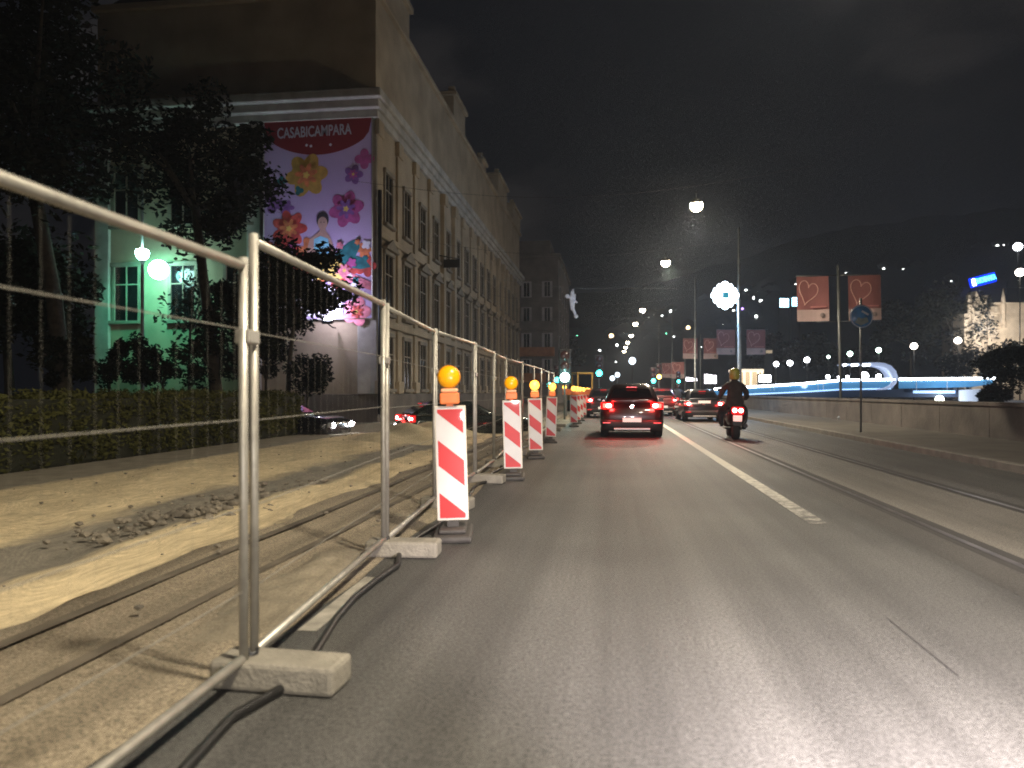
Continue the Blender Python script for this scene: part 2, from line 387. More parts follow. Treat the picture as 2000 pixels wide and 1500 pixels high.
# hillside behind the town
EP = [(-600, 600), (1000, 590), (1120, 575), (1250, 560), (1400, 520), (1600, 455), (1800, 425), (2000, 405), (2600, 380)]
def emax(px):
    for (a, ya), (b_, yb) in zip(EP, EP[1:]):
        if a <= px <= b_: return (766 - (ya + (yb - ya) * (px - a) / (b_ - a))) / 1500
    return .1
def hillpt(px, r, bump=True):
    e = emax(px); z = 1.5 * e * (r - 240) * 1.0
    if bump: z += .012 * r * math.sin(px * .013) * 0 + (1.2 * math.sin(px * .045 + r * .02) + .8 * math.sin(px * .11)) * min(1, (r - 240) / 120)
    q = ray(px, 766) * r
    return Vector((q.x, q.y, H + z))
b = MB(); g = {}
PX = list(range(500, 2620, 20)); RR = [240, 300, 360, 420, 480, 540, 600, 660, 720]
for i, px in enumerate(PX):
    for j, r in enumerate(RR): g[i, j] = b.bm.verts.new(hillpt(px, r))
for i in range(len(PX) - 1):
    for j in range(len(RR) - 1):
        f = b.bm.faces.new((g[i, j], g[i + 1, j], g[i + 1, j + 1], g[i, j + 1])); f.smooth = True
struct(b.make('hillside', M['hill'], normals=False))

# ================================================================== FENCE
posts = [(490, 3.39), (753, 6.04), (850, 8.5), (928, 10.9), (965, 13.2), (988, 15.6), (1020, 18.0), (1043, 20.4), (1057, 22.8), (1071, 25.4), (1082, 28.2)]
P = [gnd(px, d) for px, d in posts]
P = [P[0] + (P[0] - P[1]).normalized() * 2.45 + Vector((-.10, 0, 0))] + P
def fence_panel(L, label, h=1.99, shade=None):
    t = thing('fence_panel', label, 'mesh fence', (0, 0, 0), 0, 'mesh fence panels along the roadworks')
    b = MB(); r = .021; z0 = .13
    for x in (.04, L - .04):
        b = MB(); b.tube([(x, 0, .02), (x, 0, h)], r, 8); b.make('post', M['galv'], t)
    b = MB(); b.tube([(.06, 0, h - .035), (L - .06, 0, h - .035)], r, 8); b.make('top_rail', M['galv'], t)
    b = MB(); b.tube([(.06, 0, z0), (L - .06, 0, z0)], r, 8); b.make('bottom_rail', M['galv'], t)
    b = MB(); n = int(L / .11)
    for k in range(1, n): b.tube([(L * k / n, .004, z0), (L * k / n, .004, h - .04)], .0003, 4, cap=False)
    for z in (.42, .78, 1.16, 1.55): b.tube([(.05, -.003, z), (L - .05, -.003, z)], .0026, 5, cap=False)
    b.make('wire_mesh', M['wire'], t)
    b = MB(); b.box((L - .0, 0, 1.52), (.11, .07, .06), None, .008); b.make('clamp', M['galv'], t)
    return t
NEARTXT = ['mesh fence panel closest to the camera, its top rail leaving the left edge',
           'mesh fence panel between the two nearest concrete foot blocks, in front of the sand strips',
           'mesh fence panel right behind the nearest striped warning board']
for i in range(len(P) - 1):
    a, c = P[i], P[i + 1]; L = (c - a).length
    lab = NEARTXT[i] if i < 3 else 'mesh fence panel, %s from the camera in the receding row' % ORD[i]
    t = fence_panel(L - .03, lab, h=1.86 if i == 0 else 1.99)
    t.location = (a.x, a.y, .0)
    t.rotation_euler = (0, R(random.uniform(-.4, .4)), math.atan2(c.y - a.y, c.x - a.x))
# concrete feet
def foot(label):
    t = thing('foot_block', label, 'foot block', group='concrete foot blocks of the fence')
    b = MB(); b.b2(-.14, .43, -.11, .11, 0, .125, .02)
    b.make('block', M['conc'], t)
    b = MB(); b.lathe([(.028, .1), (.028, .145), (.034, .145), (.034, .10)], (0, 0, 0), 10); b.make('socket', M['dark'], t)
    return t
f0 = None
for i, p in enumerate(P):
    lab = ['pale concrete foot block under the fence at the bottom left corner', 'blurred pale concrete foot block, the largest one standing out into the lane',
           'concrete foot block in front of the nearest striped board', 'concrete foot block just behind the nearest striped board'][i] if i < 4 else 'concrete foot block, %s from the camera under the fence' % ORD[i]
    t = foot(lab) if f0 is None else copy_tree(f0)
    if f0 is None: f0 = t
    t['label'] = lab
    t.location = (p.x, p.y, .004); t.rotation_euler = (0, 0, R(random.uniform(-9, 5)))
# cable lying along the fence
pts = []
for i in range(len(P) - 2):
    for k in range(6):
        q = P[i].lerp(P[i + 1], k / 6)
        pts.append((q.x + .17 + .06 * math.sin(i * 2.2 + k * .9), q.y, .03))
b = MB(); b.tube([(-1.35, -1.5, .03)] + pts, .02, 8)
tag(b.make('cable', M['cable']), 'black rubber cable lying on the asphalt along the fence feet', 'cable')
# ================================================================== WARNING BOARDS
M['bwhite'] = mat('board_white_film', (.54, .52, .50), .5, coat=.08, var=.05, scale=5)
M['bred'] = mat('board_red_film', (.46, .012, .012), .5, coat=.08, var=.12, scale=5)
M['bframe'] = mat('board_plastic_edge', (.62, .58, .48), .6, var=.1, scale=6)
M['orange'] = mat('orange_battery_box', (.80, .20, .05), .5, var=.12, scale=7)
M['orangelid'] = mat('pale_orange_lid', (.85, .42, .22), .45)
M['lens_off'] = mat('amber_lens', (.90, .38, .005), .25, coat=.5, emit=(1, .42, .0), es=.22)  # faint glow put into the unlit lens
M['lens_on'] = mat('amber_lens_lit', (.9, .45, .02), .3, emit=(1, .52, .06), es=3.2)
M['lensring'] = mat('lens_ring', (.75, .28, .01), .4)
def clip(poly, axis, lim, sign):
    out = []
    for (p, q) in zip(poly, poly[1:] + poly[:1]):
        ip = (p[axis] - lim) * sign <= 0; iq = (q[axis] - lim) * sign <= 0
        if ip: out.append(p)
        if ip != iq:
            k = (lim - p[axis]) / (q[axis] - p[axis]); out.append((p[0] + (q[0] - p[0]) * k, p[1] + (q[1] - p[1]) * k))
    return out
def warning_board(label, lit, lamp=True):
    t = thing('warning_board', label, 'warning board', group='red and white warning boards')
    w, h, z0 = .25, 1.0, .15
    b = MB(); b.b2(-.17, .17, -.30, .36, 0, .06, .025); b.b2(-.12, .12, -.2, .24, .061, .10, .02); b.b2(-.05, .05, -.05, .05, .101, z0 - .001)
    b.make('rubber_base', M['rubber'], t)
    b = MB(); b.b2(-w / 2 - .013, w / 2 + .013, -.02, .035, z0, z0 + h + .012, .008)
    pn = b.make('panel_frame', M['bframe'], t)
    b = MB()
    b.face([(-w / 2, -.0225, z0 + .012), (w / 2, -.0225, z0 + .012), (w / 2, -.0225, z0 + h), (-w / 2, -.0225, z0 + h)])
    b.mi = 1; wi = .225
    for a in (-.195, .270, .735):
        poly = [(0, a), (0, a + .225), (wi, a + .225 + .185), (wi, a + .185)]
        poly = clip(clip(poly, 1, 0.0, -1), 1, .96, 1)
        if len(poly) > 2: b.face([(-wi / 2 + u, -.0245, z0 + h - .018 - v) for u, v in poly])
    b.make('striped_film', [M['bwhite'], M['bred']], t, normals=False)
    if lamp:
        zt = z0 + h + .012
        b = MB(); b.b2(-.085, .085, -.06, .06, zt + .015, zt + .115, .015); b.b2(-.03, .03, -.03, .03, zt - .005, zt + .021)
        bx = b.make('battery_box', M['orange'], t)
        b = MB(); b.b2(-.075, .075, -.055, .055, zt + .116, zt + .155, .016); b.make('lid', M['orangelid'], bx)
        zc = zt + .255
        b = MB(); b.lathe([(.06, -.052), (.095, -.045), (.103, -.02), (.103, .02), (.095, .045), (.06, .052)], (0, 0, zc), 24, 'Y')
        b.b2(-.03, .03, -.03, .03, zt + .15, zc - .085)
        ln = b.make('lamp_housing', M['lensring'], t)
        b = MB(); b.ball((0, -.03, zc), .096, 22, (1, .62, 1)); b.ball((0, .03, zc), .096, 22, (1, .62, 1))
        b.make('lamp_lens', M['lens_on'] if lit else M['lens_off'], t)
    return t
bd_off = None; bd_on = None; bd_no = None
BT = ['nearest red and white striped board with an unlit yellow lamp', 'striped board with an orange lamp, next after the nearest one',
      'third striped board, its yellow lamp glowing', 'fourth striped board, small, with a glowing yellow lamp, half hidden by the third']
spots = [(886, 6.8, 0, -1.6), (1003, 11.4, 0, -1.4), (1047, 15.0, 1, -1.2), (1075, 19.6, 1, 2)]
for i, (px, d, lit, lean) in enumerate(spots):
    p = gnd(px, d); t = warning_board(BT[i], lit)
    t.location = (p.x, p.y, .004); t.rotation_euler = (R(1), R(lean), R(6 if i else 9))
    if lit: light('POINT', 'beacon_light', (p.x, p.y - .16, 1.5), 5, (1, .55, .12), t, .06)
FARB = [(1121, 28.5), (1128, 31.5), (1134, 34.5), (1140, 38), (1146, 42), (1151, 46.5), (1156, 52), (1160, 58), (1164, 65)]
base = None
for i, (px, d) in enumerate(FARB):
    p = gnd(px, d); lab = 'striped board in the far bright row, %s of that row' % (['front', 'second', 'third', 'fourth', 'fifth', 'sixth', 'seventh', 'eighth', 'last'][i])
    if base is None: t = base = warning_board(lab, 1, True)
    else: t = copy_tree(base)
    t['label'] = lab; t['group'] = 'far row of warning boards'
    t.location = (p.x, p.y, .004); t.rotation_euler = (0, R(random.uniform(-1.5, 1.5)), R(7))
# ================================================================== VEHICLES
M['glass'] = mat('dark_car_glass', (.006, .007, .009), .06, spec=.6, coat=.5)
M['tyre'] = mat('tyre_rubber', (.012, .012, .012), .85, bump=.3)
M['rim'] = mat('wheel_rim', (.35, .35, .36), .35, .9)
M['plast'] = mat('black_bumper_plastic', (.015, .015, .016), .6, var=.2)
M['plate'] = mat('number_plate', (.78, .76, .70), .45, emit=(1, .93, .82), es=.28)
M['chrome'] = mat('chrome_badge', (.75, .75, .77), .15, 1)
M['silver'] = mat('silver_trim', (.50, .49, .47), .4, .4)
M['tail'] = mat('tail_lamp_lit', (.6, .01, .01), .3, emit=(1, .05, .035), es=7)
M['tailcore'] = mat('tail_lamp_bulb', (1, .3, .3), .3, emit=(1, .42, .40), es=16)
M['tailrim'] = mat('tail_lamp_red_plastic', (.45, .008, .01), .2, coat=.6, emit=(1, .01, .012), es=.6)
M['headl'] = mat('headlight_lit', (1, 1, 1), .2, emit=(.95, .97, 1), es=26)
M['headoff'] = mat('headlight_glass', (.5, .52, .54), .1, coat=.6)
M['rev'] = mat('reversing_lamp_lit', (1, 1, 1), .2, emit=(1, .97, .95), es=14)

def rrect(hw, y0, y1, r, n=5):
    """rounded rectangle footprint in x,y"""
    pts = []
    for (cx, cy, a0) in ((hw - r, y1 - r, 0), (-hw + r, y1 - r, 90), (-hw + r, y0 + r, 180), (hw - r, y0 + r, 270)):
        for k in range(n + 1):
            a = R(a0 + 90 * k / n); pts.append((cx + r * math.cos(a), cy + r * math.sin(a)))
    return pts
def car(label, paint, rz=0, plate_z=.45, lamp_z=.86, lamp_w=.26, lamp_h=.16, L=4.2, Wd=1.8, Ht=1.5, brake=True, heads=False, tailon=True, sloping=.36, strip=True, rev=False, group=None, power=10, trunk=0, name='car'):
    t = thing(name, label, 'car', group=group)
    hw = Wd / 2; yr = -L / 2; yf = L / 2; belt = Ht * .645
    # body: footprints stacked upward, bulging at the shoulder
    lev = [(.20, .90, .10, .16), (.30, .955, .04, .05), (.48, .985, .0, .0), (.66, 1.0, .0, .02), (.80, .985, .03, .08), (belt - .035, .945, .09, .25), (belt, .90, .13, .42)]
    b = MB(); rings = []
    for z, k, a, f in lev:
        rings.append([(x, y, z) for x, y in rrect(hw * k, yr + a, yf - f, .28)])
    b.loft(rings)
    body = b.make('body', paint, t)
    # greenhouse
    b = MB(); rings = []
    GH = [(belt - .01, .86, .12 + trunk, 1.25), (belt + .12, .81, .18 + trunk, 1.40), (Ht - .14, .68, .18 + sloping + trunk, 1.85), (Ht - .05, .62, .27 + sloping + trunk, 2.0), (Ht - .008, .50, .42 + sloping + trunk, 2.15), (Ht, .36, .60 + sloping + trunk, 2.3)]
    for z, k, a, f in GH: rings.append([(x, y, z) for x, y in rrect(hw * k, yr + a, yf - f, .2)])
    b.loft(rings); b.make('roof', paint, t)
    # rear window and side windows, just proud of the pillars
    z0, k0, a0, f0_ = GH[1]; z1, k1, a1, f1 = GH[2]
    b = MB(); e = .012
    def rp_(z, u):
        k = (z - z0) / (z1 - z0); return (u * (hw * (k0 + (k1 - k0) * k) - .13), yr + a0 + (a1 - a0) * k - e, z)
    b.face([rp_(z0 + .01, -1), rp_(z0 + .01, 1), rp_(z1 - .01, 1), rp_(z1 - .01, -1)])
    b.make('rear_window', M['glass'], t)
    for s in (-1, 1):
        b = MB()
        def sp_(z, y):
            k = (z - z0) / (z1 - z0); return (s * (hw * (k0 + (k1 - k0) * k) + e), y, z)
        ya, yb = yr + a0 + .32, yf - f0_ - .3; yc, yd = yr + a1 + .25, yf - f1 - .25; ym = (ya + yb) / 2 - .1
        b.face([sp_(z0 + .01, ya), sp_(z0 + .01, ym - .04), sp_(z1 - .02, ym - .04), sp_(z1 - .02, yc)])
        b.face([sp_(z0 + .01, ym + .04), sp_(z0 + .01, yb), sp_(z1 - .02, yd), sp_(z1 - .02, ym + .04)])
        b.make('side_window', M['glass'], t)
        b = MB(); b.box((s * (hw + .07), yf - 1.45, belt + .06), (.16, .08, .11), None, .03); b.make('wing_mirror', paint, t)
    b = MB(); b.face([(-hw * .74, yf - f0_ + .012, z0), (hw * .74, yf - f0_ + .012, z0), (hw * .6, yf - f1 + .012, z1), (-hw * .6, yf - f1 + .012, z1)]); b.make('windscreen', M['glass'], t)
    # bumper, diffuser, plate
    b = MB(); b.loft([[(x, y, z) for x, y in rrect(hw * k, yr + a - .02, yr + .7, .25)] for z, k, a in ((.19, .93, .06), (.24, .965, .0), (.44, .985, -.02), (.50, .985, .01))])
    b.make('bumper', M['plast'], t)
    if strip:
        b = MB(); b.box((0, yr - .045, .25), (Wd * .56, .03, .055), None, .012); b.make('skid_plate', M['silver'], t)
    b = MB(); b.box((0, yr - .05 if plate_z < .6 else yr + .01, plate_z), (.52, .022, .115), None, .004); b.make('licence_plate', M['plate'], t)
    yb_ = yr + (.02 if lamp_z < .8 else .05)
    b = MB(); b.lathe([(.05, 0), (.062, -.008), (.062, -.018), (.045, -.018), (.045, -.01)], (0, yb_ + .0, lamp_z - .02), 18, 'Y'); b.make('badge', M['chrome'], t)
    for s in (-1, 1):
        cx = s * (hw - lamp_w / 2 - .05)
        b = MB(); b.box((cx, yb_ + .06, lamp_z), (lamp_w + .06, .17, lamp_h + .05), Matrix.Rotation(-s * .22, 3, 'Z'), .03)
        rim = b.make('tail_light', M['tailrim'], t)
        if tailon:
            b = MB(); b.ball((cx - s * .05, yb_ - .03, lamp_z), .062, 12, (1.3, .5, .9)); b.ball((cx + s * .07, yb_ + .0, lamp_z), .058, 12, (1.1, .5, .9))
            b.make('bulb', M['tailcore'], rim)
            b = MB(); b.box((cx, yb_ - .022, lamp_z), (lamp_w * .8, .02, lamp_h * .85), Matrix.Rotation(-s * .18, 3, 'Z'), .008); b.make('lens', M['tail'], rim)
        if rev and s < 0:
            b = MB(); b.ball((cx, yr - .02, lamp_z - .27), .085, 12, (1, .5, 1)); b.make('reversing_light', M['rev'], t)
        b = MB(); b.box((s * hw * .78, yr - .035, .42), (.22, .02, .03), None, .006); b.make('reflector', M['tailrim'], t)
        b = MB(); b.box((s * (hw - .27), yf - .02, .66), (.36, .16, .15), Matrix.Rotation(s * .35, 3, 'Z'), .04)
        hl = b.make('headlight', M['headoff'], t)
        if heads:
            b = MB(); b.ball((s * (hw - .3), yf + .05, .66), .085, 14, (1, .7, 1)); b.make('bulb', M['headl'], hl)
    if brake:
        b = MB(); b.box((0, yr + a1 - .06, z1 + .035), (.3, .03, .025), None, .006); b.make('brake_light', M['tailrim'], t)
    for s in (-1, 1):
        for y in (yr + .78, yf - .85):
            b = MB(); b.lathe([(.20, -.11), (.30, -.11), (.325, -.08), (.325, .08), (.30, .11), (.20, .11)], (s * (hw - .13), y, .325), 22, 'X')
            w = b.make('wheel', M['tyre'], t)
            b = MB(); b.lathe([(.03, 0), (.06, .03), (.19, .02), (.21, -.02)], (s * (hw - .06), y, .325), 14, 'X'); b.make('rim', M['rim'], w)
    if tailon and power:
        for s in (-1, 1): light('POINT', 'tail_glow', (s * (hw - .3), yr - .16, lamp_z), power, (1, .03, .025), t, .07)
    t.rotation_euler = (0, 0, rz)
    return t
paint_red = mat('dark_red_car_paint', (.018, .004, .005), .28, .35, coat=.8, var=.1, scale=3)
paint_blk = mat('dark_grey_car_paint', (.022, .020, .026), .28, .3, coat=.8, var=.1, scale=3)
paint_grn = mat('dark_green_car_paint', (.018, .028, .025), .25, .4, coat=.8, var=.1, scale=3)
paint_nvy = mat('black_car_paint', (.012, .012, .016), .25, .3, coat=.8)
paint_mar = mat('maroon_car_paint', (.10, .010, .012), .3, .3, coat=.7)
def put(t, px, d, z=0.004): p = gnd(px, d, z); t.location = p; return t
c1 = car('dark red hatchback just ahead in the lane, both tail lights glowing', paint_red, 0, .50, .90, .30, .15, 4.1, 1.80, 1.53, sloping=.30, power=30, name='hatchback')
put(c1, 1231, 23.6)
c2 = car('dark grey saloon on the tram track with a pale number plate high on its tailgate', paint_blk, R(1), .86, .78, .22, .13, 4.4, 1.74, 1.42, sloping=.42, power=5, trunk=.25, name='saloon_car')
put(c2, 1363, 35.2)
c3 = car('dark green car behind the fence turning across the roadworks, one red tail light lit', paint_grn, R(-58), .5, .86, .17, .17, 4.2, 1.76, 1.43, sloping=.45, power=3, rev=True, name='saloon_car')
put(c3, 907, 25.2, -.40)
c4 = car('black car behind the sand heap with a bright white headlight', paint_nvy, R(-100), .5, .8, .24, .15, 4.0, 1.72, 1.42, tailon=False, heads=True, power=0, name='hatchback')
put(c4, 560, 25.0, -.40)
p_ = gnd(692, 24.6, .3)
light('SPOT', 'headlight_beam', (p_.x + .2, p_.y - .25, .30), 120, (.95, .97, 1), c4, .08, aim=(p_.x + 6, p_.y - 2.6, -.3), cone=70)
for i, (px, d, lab, pt) in enumerate([(1287, 43, 'maroon car partly hidden behind the dark red hatchback, one tail light showing', paint_mar),
        (1177, 40, 'car with glowing tail lights in the queue, left of the hatchback roof', paint_blk),
        (1178, 62, 'second car of the red lit queue beyond the striped boards', paint_nvy),
        (1181, 82, 'third car of the red lit queue, small beyond the boards', paint_mar),
        (1186, 53, 'dark car in the queue with tail lights close above the hatchback roof', paint_blk), (1172, 72, 'small queued car seen just over the last striped boards', paint_nvy),
        (1200, 110, 'farthest car of the queue, only its red lights showing', paint_blk),
        (1262, 70, 'distant car in the right lane beyond the maroon car', paint_nvy)]):
    k = car(lab, pt, R(2), .5, .88, .3, .16, 4.2, 1.78, 1.5, power=5, group='cars queuing far ahead', name='queued_car')
    put(k, px, d)

# ------------------------------------------------------------------ scooter and rider
M['scoot'] = mat('dark_red_scooter_shell', (.035, .008, .010), .3, .2, coat=.6)
M['seat'] = mat('black_vinyl', (.012, .012, .012), .55)
M['jacket'] = mat('dark_jacket', (.035, .028, .024), .85, var=.35, scale=7, bump=.6, bscale=14)
M['jacket2'] = mat('dark_blue_jacket', (.02, .025, .04), .85, var=.35, scale=7, bump=.6, bscale=14)
M['jeans'] = mat('dark_trousers', (.018, .018, .022), .9, var=.3, scale=9, bump=.5, bscale=18)
M['shoe'] = mat('black_shoe', (.012, .011, .010), .6)
M['glove'] = mat('dark_glove', (.018, .016, .015), .75)
M['helmet'] = mat('yellow_green_helmet', (.34, .37, .06), .25, coat=.8, var=.12, scale=9)
M['helmet2'] = mat('dark_helmet', (.03, .03, .035), .25, coat=.8)
M['visor'] = mat('helmet_visor', (.01, .01, .012), .06, coat=.8)
def skin(name, chains, root, sub=2):
    vs, es, rs, idx = [], [], [], {}
    def V(p, r):
        k = tuple(round(c, 4) for c in p)
        if k not in idx: idx[k] = len(vs); vs.append(p); rs.append(r)
        return idx[k]
    for ch in chains:
        ids = [V(p, r) for p, r in ch]
        es += [(a, c) for a, c in zip(ids, ids[1:])]
    me = bpy.data.meshes.new(name); me.from_pydata(vs, es, [])
    o = bpy.data.objects.new(name, me); COL.objects.link(o)
    o.modifiers.new('s', 'SKIN'); o.modifiers.new('d', 'SUBSURF').levels = sub
    for i, sv in enumerate(me.skin_vertices[0].data):
        sv.radius = (rs[i], rs[i]); sv.use_root = (i == idx[tuple(round(c, 4) for c in root)])
    dg = bpy.context.evaluated_depsgraph_get(); dg.update()
    m2 = bpy.data.meshes.new_from_object(o.evaluated_get(dg)); bpy.data.objects.remove(o); bpy.data.meshes.remove(me)
    for p in m2.polygons: p.use_smooth = True
    m2.name = name
    return m2
def rider(label, jacket, helmet):
    t = thing('person', label, 'person', group='scooter riders')
    pel = (0, 0, .86); ch = (0, .13, 1.27)
    chains = [[(pel, .20), ((0, .04, 1.02), .205), (ch, .215), ((0, .16, 1.40), .15), ((0, .18, 1.50), .062), ((0, .20, 1.57), .075), ((0, .21, 1.66), .085), ((0, .21, 1.74), .05)]]
    for s in (-1, 1):
        chains.append([(ch, .215), ((s * .17, .13, 1.37), .115), ((s * .265, .17, 1.28), .088), ((s * .335, .28, 1.08), .068), ((s * .325, .44, 1.06), .046), ((s * .31, .56, 1.03), .033), ((s * .31, .61, 1.025), .034), ((s * .31, .645, 1.025), .030)])
        chains.append([(pel, .20), ((s * .13, .05, .82), .135), ((s * .23, .27, .78), .112), ((s * .30, .40, .70), .090), ((s * .31, .38, .55), .080), ((s * .29, .36, .38), .062), ((s * .26, .39, .325), .046), ((s * .28, .50, .315), .040), ((s * .285, .58, .31), .030)])
    me = skin('body', chains, pel)
    for m in (jacket, M['jeans'], M['shoe'], M['glove']): me.materials.append(m)
    for p in me.polygons:
        c = p.center
        if c.y > .53 and c.z > .8: p.material_index = 3
        elif c.z < .36: p.material_index = 2
        elif c.z < .86 and not (c.y < .02 and c.z > .84): p.material_index = 1
    o = bpy.data.objects.new('body', me); COL.objects.link(o); o.parent = t
    for s in (-1, 1):   # gloved fingers closed over the grips
        ch2 = []; root = (s * .31, .63, 1.028)
        for k in range(4):
            x = s * (.275 + .022 * k); l = (.9, 1, .97, .8)[k]
            ch2.append([(root, .016), ((x, .66, 1.036), .0105), ((x, .66 + .03 * l, 1.022), .0095), ((x, .66 + .026 * l, .995), .0088), ((x, .655, .985), .008)])
        ch2.append([(root, .016), ((s * .262, .625, 1.012), .011), ((s * .262, .655, .995), .0095)])
        m2 = skin('hand', ch2, root, 1); m2.materials.append(M['glove'])
        h = bpy.data.objects.new('hand', m2); COL.objects.link(h); h.parent = t
    b = MB(); c = Vector((0, .215, 1.665))
    b.lathe([(.105, -.15), (.125, -.12), (.136, -.04), (.137, .03), (.122, .09), (.085, .132), (.03, .15), (.004, .152)], c, 24)
    for v in b.bm.verts: v.co.y = c.y + (v.co.y - c.y) * 1.16
    hm = b.make('helmet', helmet, t)
    b = MB(); b.box((0, .366, 1.675), (.18, .02, .09), None, .008); b.make('visor', M['visor'], hm)
    b = MB(); b.lathe([(.1, -.012), (.106, 0), (.1, .012)], (0, .215, 1.52), 20); b.make('helmet_trim', M['seat'], hm)
    return t
def scooter(label, shell):
    t = thing('motor_scooter', label, 'scooter', group='motor scooters')
    b = MB()
    b.loft([[(x, y, z) for x, y in rrect(w, a, f, min(w * .9, .12))] for z, w, a, f in ((.36, .17, -.42, .12), (.48, .23, -.56, .20), (.62, .25, -.66, .24), (.72, .21, -.70, .22), (.77, .13, -.62, .16))])
    b.make('rear_body', shell, t)
    b = MB(); b.loft([[(x, y, z) for x, y in rrect(w, a, f, .09)] for z, w, a, f in ((.765, .13, -.55, .28), (.80, .155, -.58, .30), (.83, .13, -.54, .27))]); b.make('seat', M['seat'], t)
    b = MB(); b.b2(-.22, .22, .1, .66, .235, .285, .02); b.make('footboard', M['plast'], t)
    b = MB(); b.loft([[(x, y, z) for x, y in rrect(w, a, f, .05)] for z, w, a, f in ((.26, .20, .60, .72), (.55, .21, .66, .80), (.85, .17, .66, .78), (.98, .12, .62, .74))]); b.make('leg_shield', shell, t)
    b = MB(); b.tube([(-.37, .60, 1.01), (-.2, .66, 1.01), (0, .70, .98), (.2, .66, 1.01), (.37, .60, 1.01)], .015, 8)
    b.make('handlebar', M['dark'], t)
    for s in (-1, 1):
        b = MB(); b.tube([(s * .24, .66, 1.01), (s * .30, .66, 1.20)], .006, 6); b.box((s * .33, .65, 1.24), (.12, .02, .08), None, .02); b.make('mirror', M['dark'], t)
    for y, nm in ((-.42, 'wheel'), (.88, 'wheel')):
        b = MB(); b.lathe([(.13, -.085), (.20, -.095), (.235, -.075), (.25, 0), (.235, .075), (.20, .095), (.13, .085)], (0, y, .25), 22, 'X'); w = b.make(nm, M['tyre'], t)
        b = MB(); b.lathe([(.03, -.05), (.14, -.03), (.14, .03), (.03, .05)], (0, y, .25), 14, 'X'); b.make('rim', M['rim'], w)
    b = MB(); b.tube([(0, .70, .9), (0, .86, .42), (0, .88, .3)], .035, 8); b.make('fork', M['dark'], t)
    b = MB(); b.loft([[(x, y, z) for x, y in rrect(w, a, f, .05)] for z, w, a, f in ((.49, .08, .68, 1.06), (.53, .075, .74, 1.0))]); b.make('front_mudguard', shell, t)
    b = MB(); b.prism([(-.1, .36), (.1, .36), (.12, .60), (-.12, .60)], -.73, -.70); b.make('rear_mudguard', M['plast'], t)
    b = MB(); b.box((0, -.745, .54), (.21, .012, .15), Matrix.Rotation(-.2, 3, 'X'), .003); b.make('licence_plate', M['plate'], t)
    b = MB(); b.box((0, -.70, .73), (.30, .09, .19), None, .035); b.make('lamp_housing', M['tailrim'], t)
    for s in (-1, 1):
        b = MB(); b.ball((s * .075, -.745, .735), .052, 12, (1, .6, 1)); b.make('tail_light', M['tailcore'], t)
    b = MB(); b.tube([(.2, .05, .28), (.2, -.3, .3), (.21, -.62, .36)], [.03, .05, .055], 10); b.make('exhaust', M['dark'], t)
    light('POINT', 'tail_glow', (0, -.86, .73), 3.5, (1, .03, .025), t, .05)
    return t
sc = scooter('dark scooter with twin red tail lights on the tram track, ridden away from us', M['scoot'])
put(sc, 1433, 21.2); sc.scale = (1.08,) * 3; sc.rotation_euler = (0, R(2), R(-3))
rd = rider('person in a dark jacket and yellow-green helmet riding the scooter', M['jacket'], M['helmet'])
put(rd, 1433, 21.2); rd.scale = (1.08,) * 3; rd.rotation_euler = (0, R(1.5), R(-3))
sc2 = scooter('small dark scooter far ahead beside the dark grey saloon', M['scoot']); put(sc2, 1324, 44)
rd2 = rider('person in dark clothes and dark helmet on the far scooter', M['jacket2'], M['helmet2']); put(rd2, 1324, 44)
# ================================================================== BUILDINGS
M['stone'] = mat('old_plaster', (.21, .165, .112), .95, c2=(.34, .27, .185), scale=.55, bump=.5, bscale=5, detail=8)
M['stone2'] = mat('pale_cornice_stone', (.30, .28, .25), .9, var=.25, scale=1.1, bump=.5, bscale=6)
M['plinth'] = mat('dark_plinth_stone', (.10, .082, .068), .95, var=.3, scale=.8, bump=.5, bscale=4)
M['pane'] = mat('dark_window_glass', (.006, .006, .007), .12)
M['wframe'] = mat('window_surround', (.17, .142, .108), .9, var=.2, scale=2)
M['roofm'] = mat('dark_roof_tiles', (.035, .028, .024), .9, var=.3, scale=2)
M['grey'] = mat('grey_render', (.15, .125, .11), .95, var=.25, scale=.7, bump=.3, bscale=6)
M['balc'] = mat('orange_balcony_front', (.34, .13, .05), .8, var=.2, scale=2)
M['curtain'] = mat('pale_shutter', (.38, .34, .33), .8, var=.15, scale=3)
bA = thing('apartment_building', 'long old plastered building with heavy cornice and raised attics left of the street', 'building', (-10.4, 33.1, 0))
ox, oy = -10.4, 33.1; WX = atY(190, 600, 33.1).x
def la(b, x0, x1, y0, y1, z0, z1, bev=0): b.b2(x0 - ox, x1 - ox, y0 - oy, y1 - oy, z0, z1, bev)
b = MB(); la(b, WX, -10.4, 33.1, 86.7, -.5, 14.0); b.make('wall', M['stone'], bA)
b = MB(); la(b, WX - .1, -10.28, 32.98, 86.8, -.5, 1.2, .02); b.make('plinth', M['plinth'], bA)
b = MB()
la(b, WX - .2, -10.22, 32.75, 87.0, 13.4, 13.75, .03); la(b, WX - .5, -10.08, 32.45, 87.3, 13.752, 14.1, .04); la(b, WX - .8, -9.92, 32.15, 87.6, 14.102, 14.5, .05)
b.make('cornice', M['stone2'], bA)
b = MB(); la(b, WX, -10.42, 33.12, 86.68, 14.5, 19.0); b.make('attic', M['stone'], bA)
b = MB(); la(b, WX - .2, -10.2, 32.9, 86.9, 19.002, 19.3, .05); b.make('attic_cornice', M['stone'], bA)
b = MB(); b.prism([(WX + .2 - ox, 19.3), (-10.6 - ox, 19.3), (-13.5 - ox, 20.6), (WX + 3 - ox, 20.6)], 33.3 - oy, 86.5 - oy, 'Y'); b.make('roof', M['roofm'], bA)
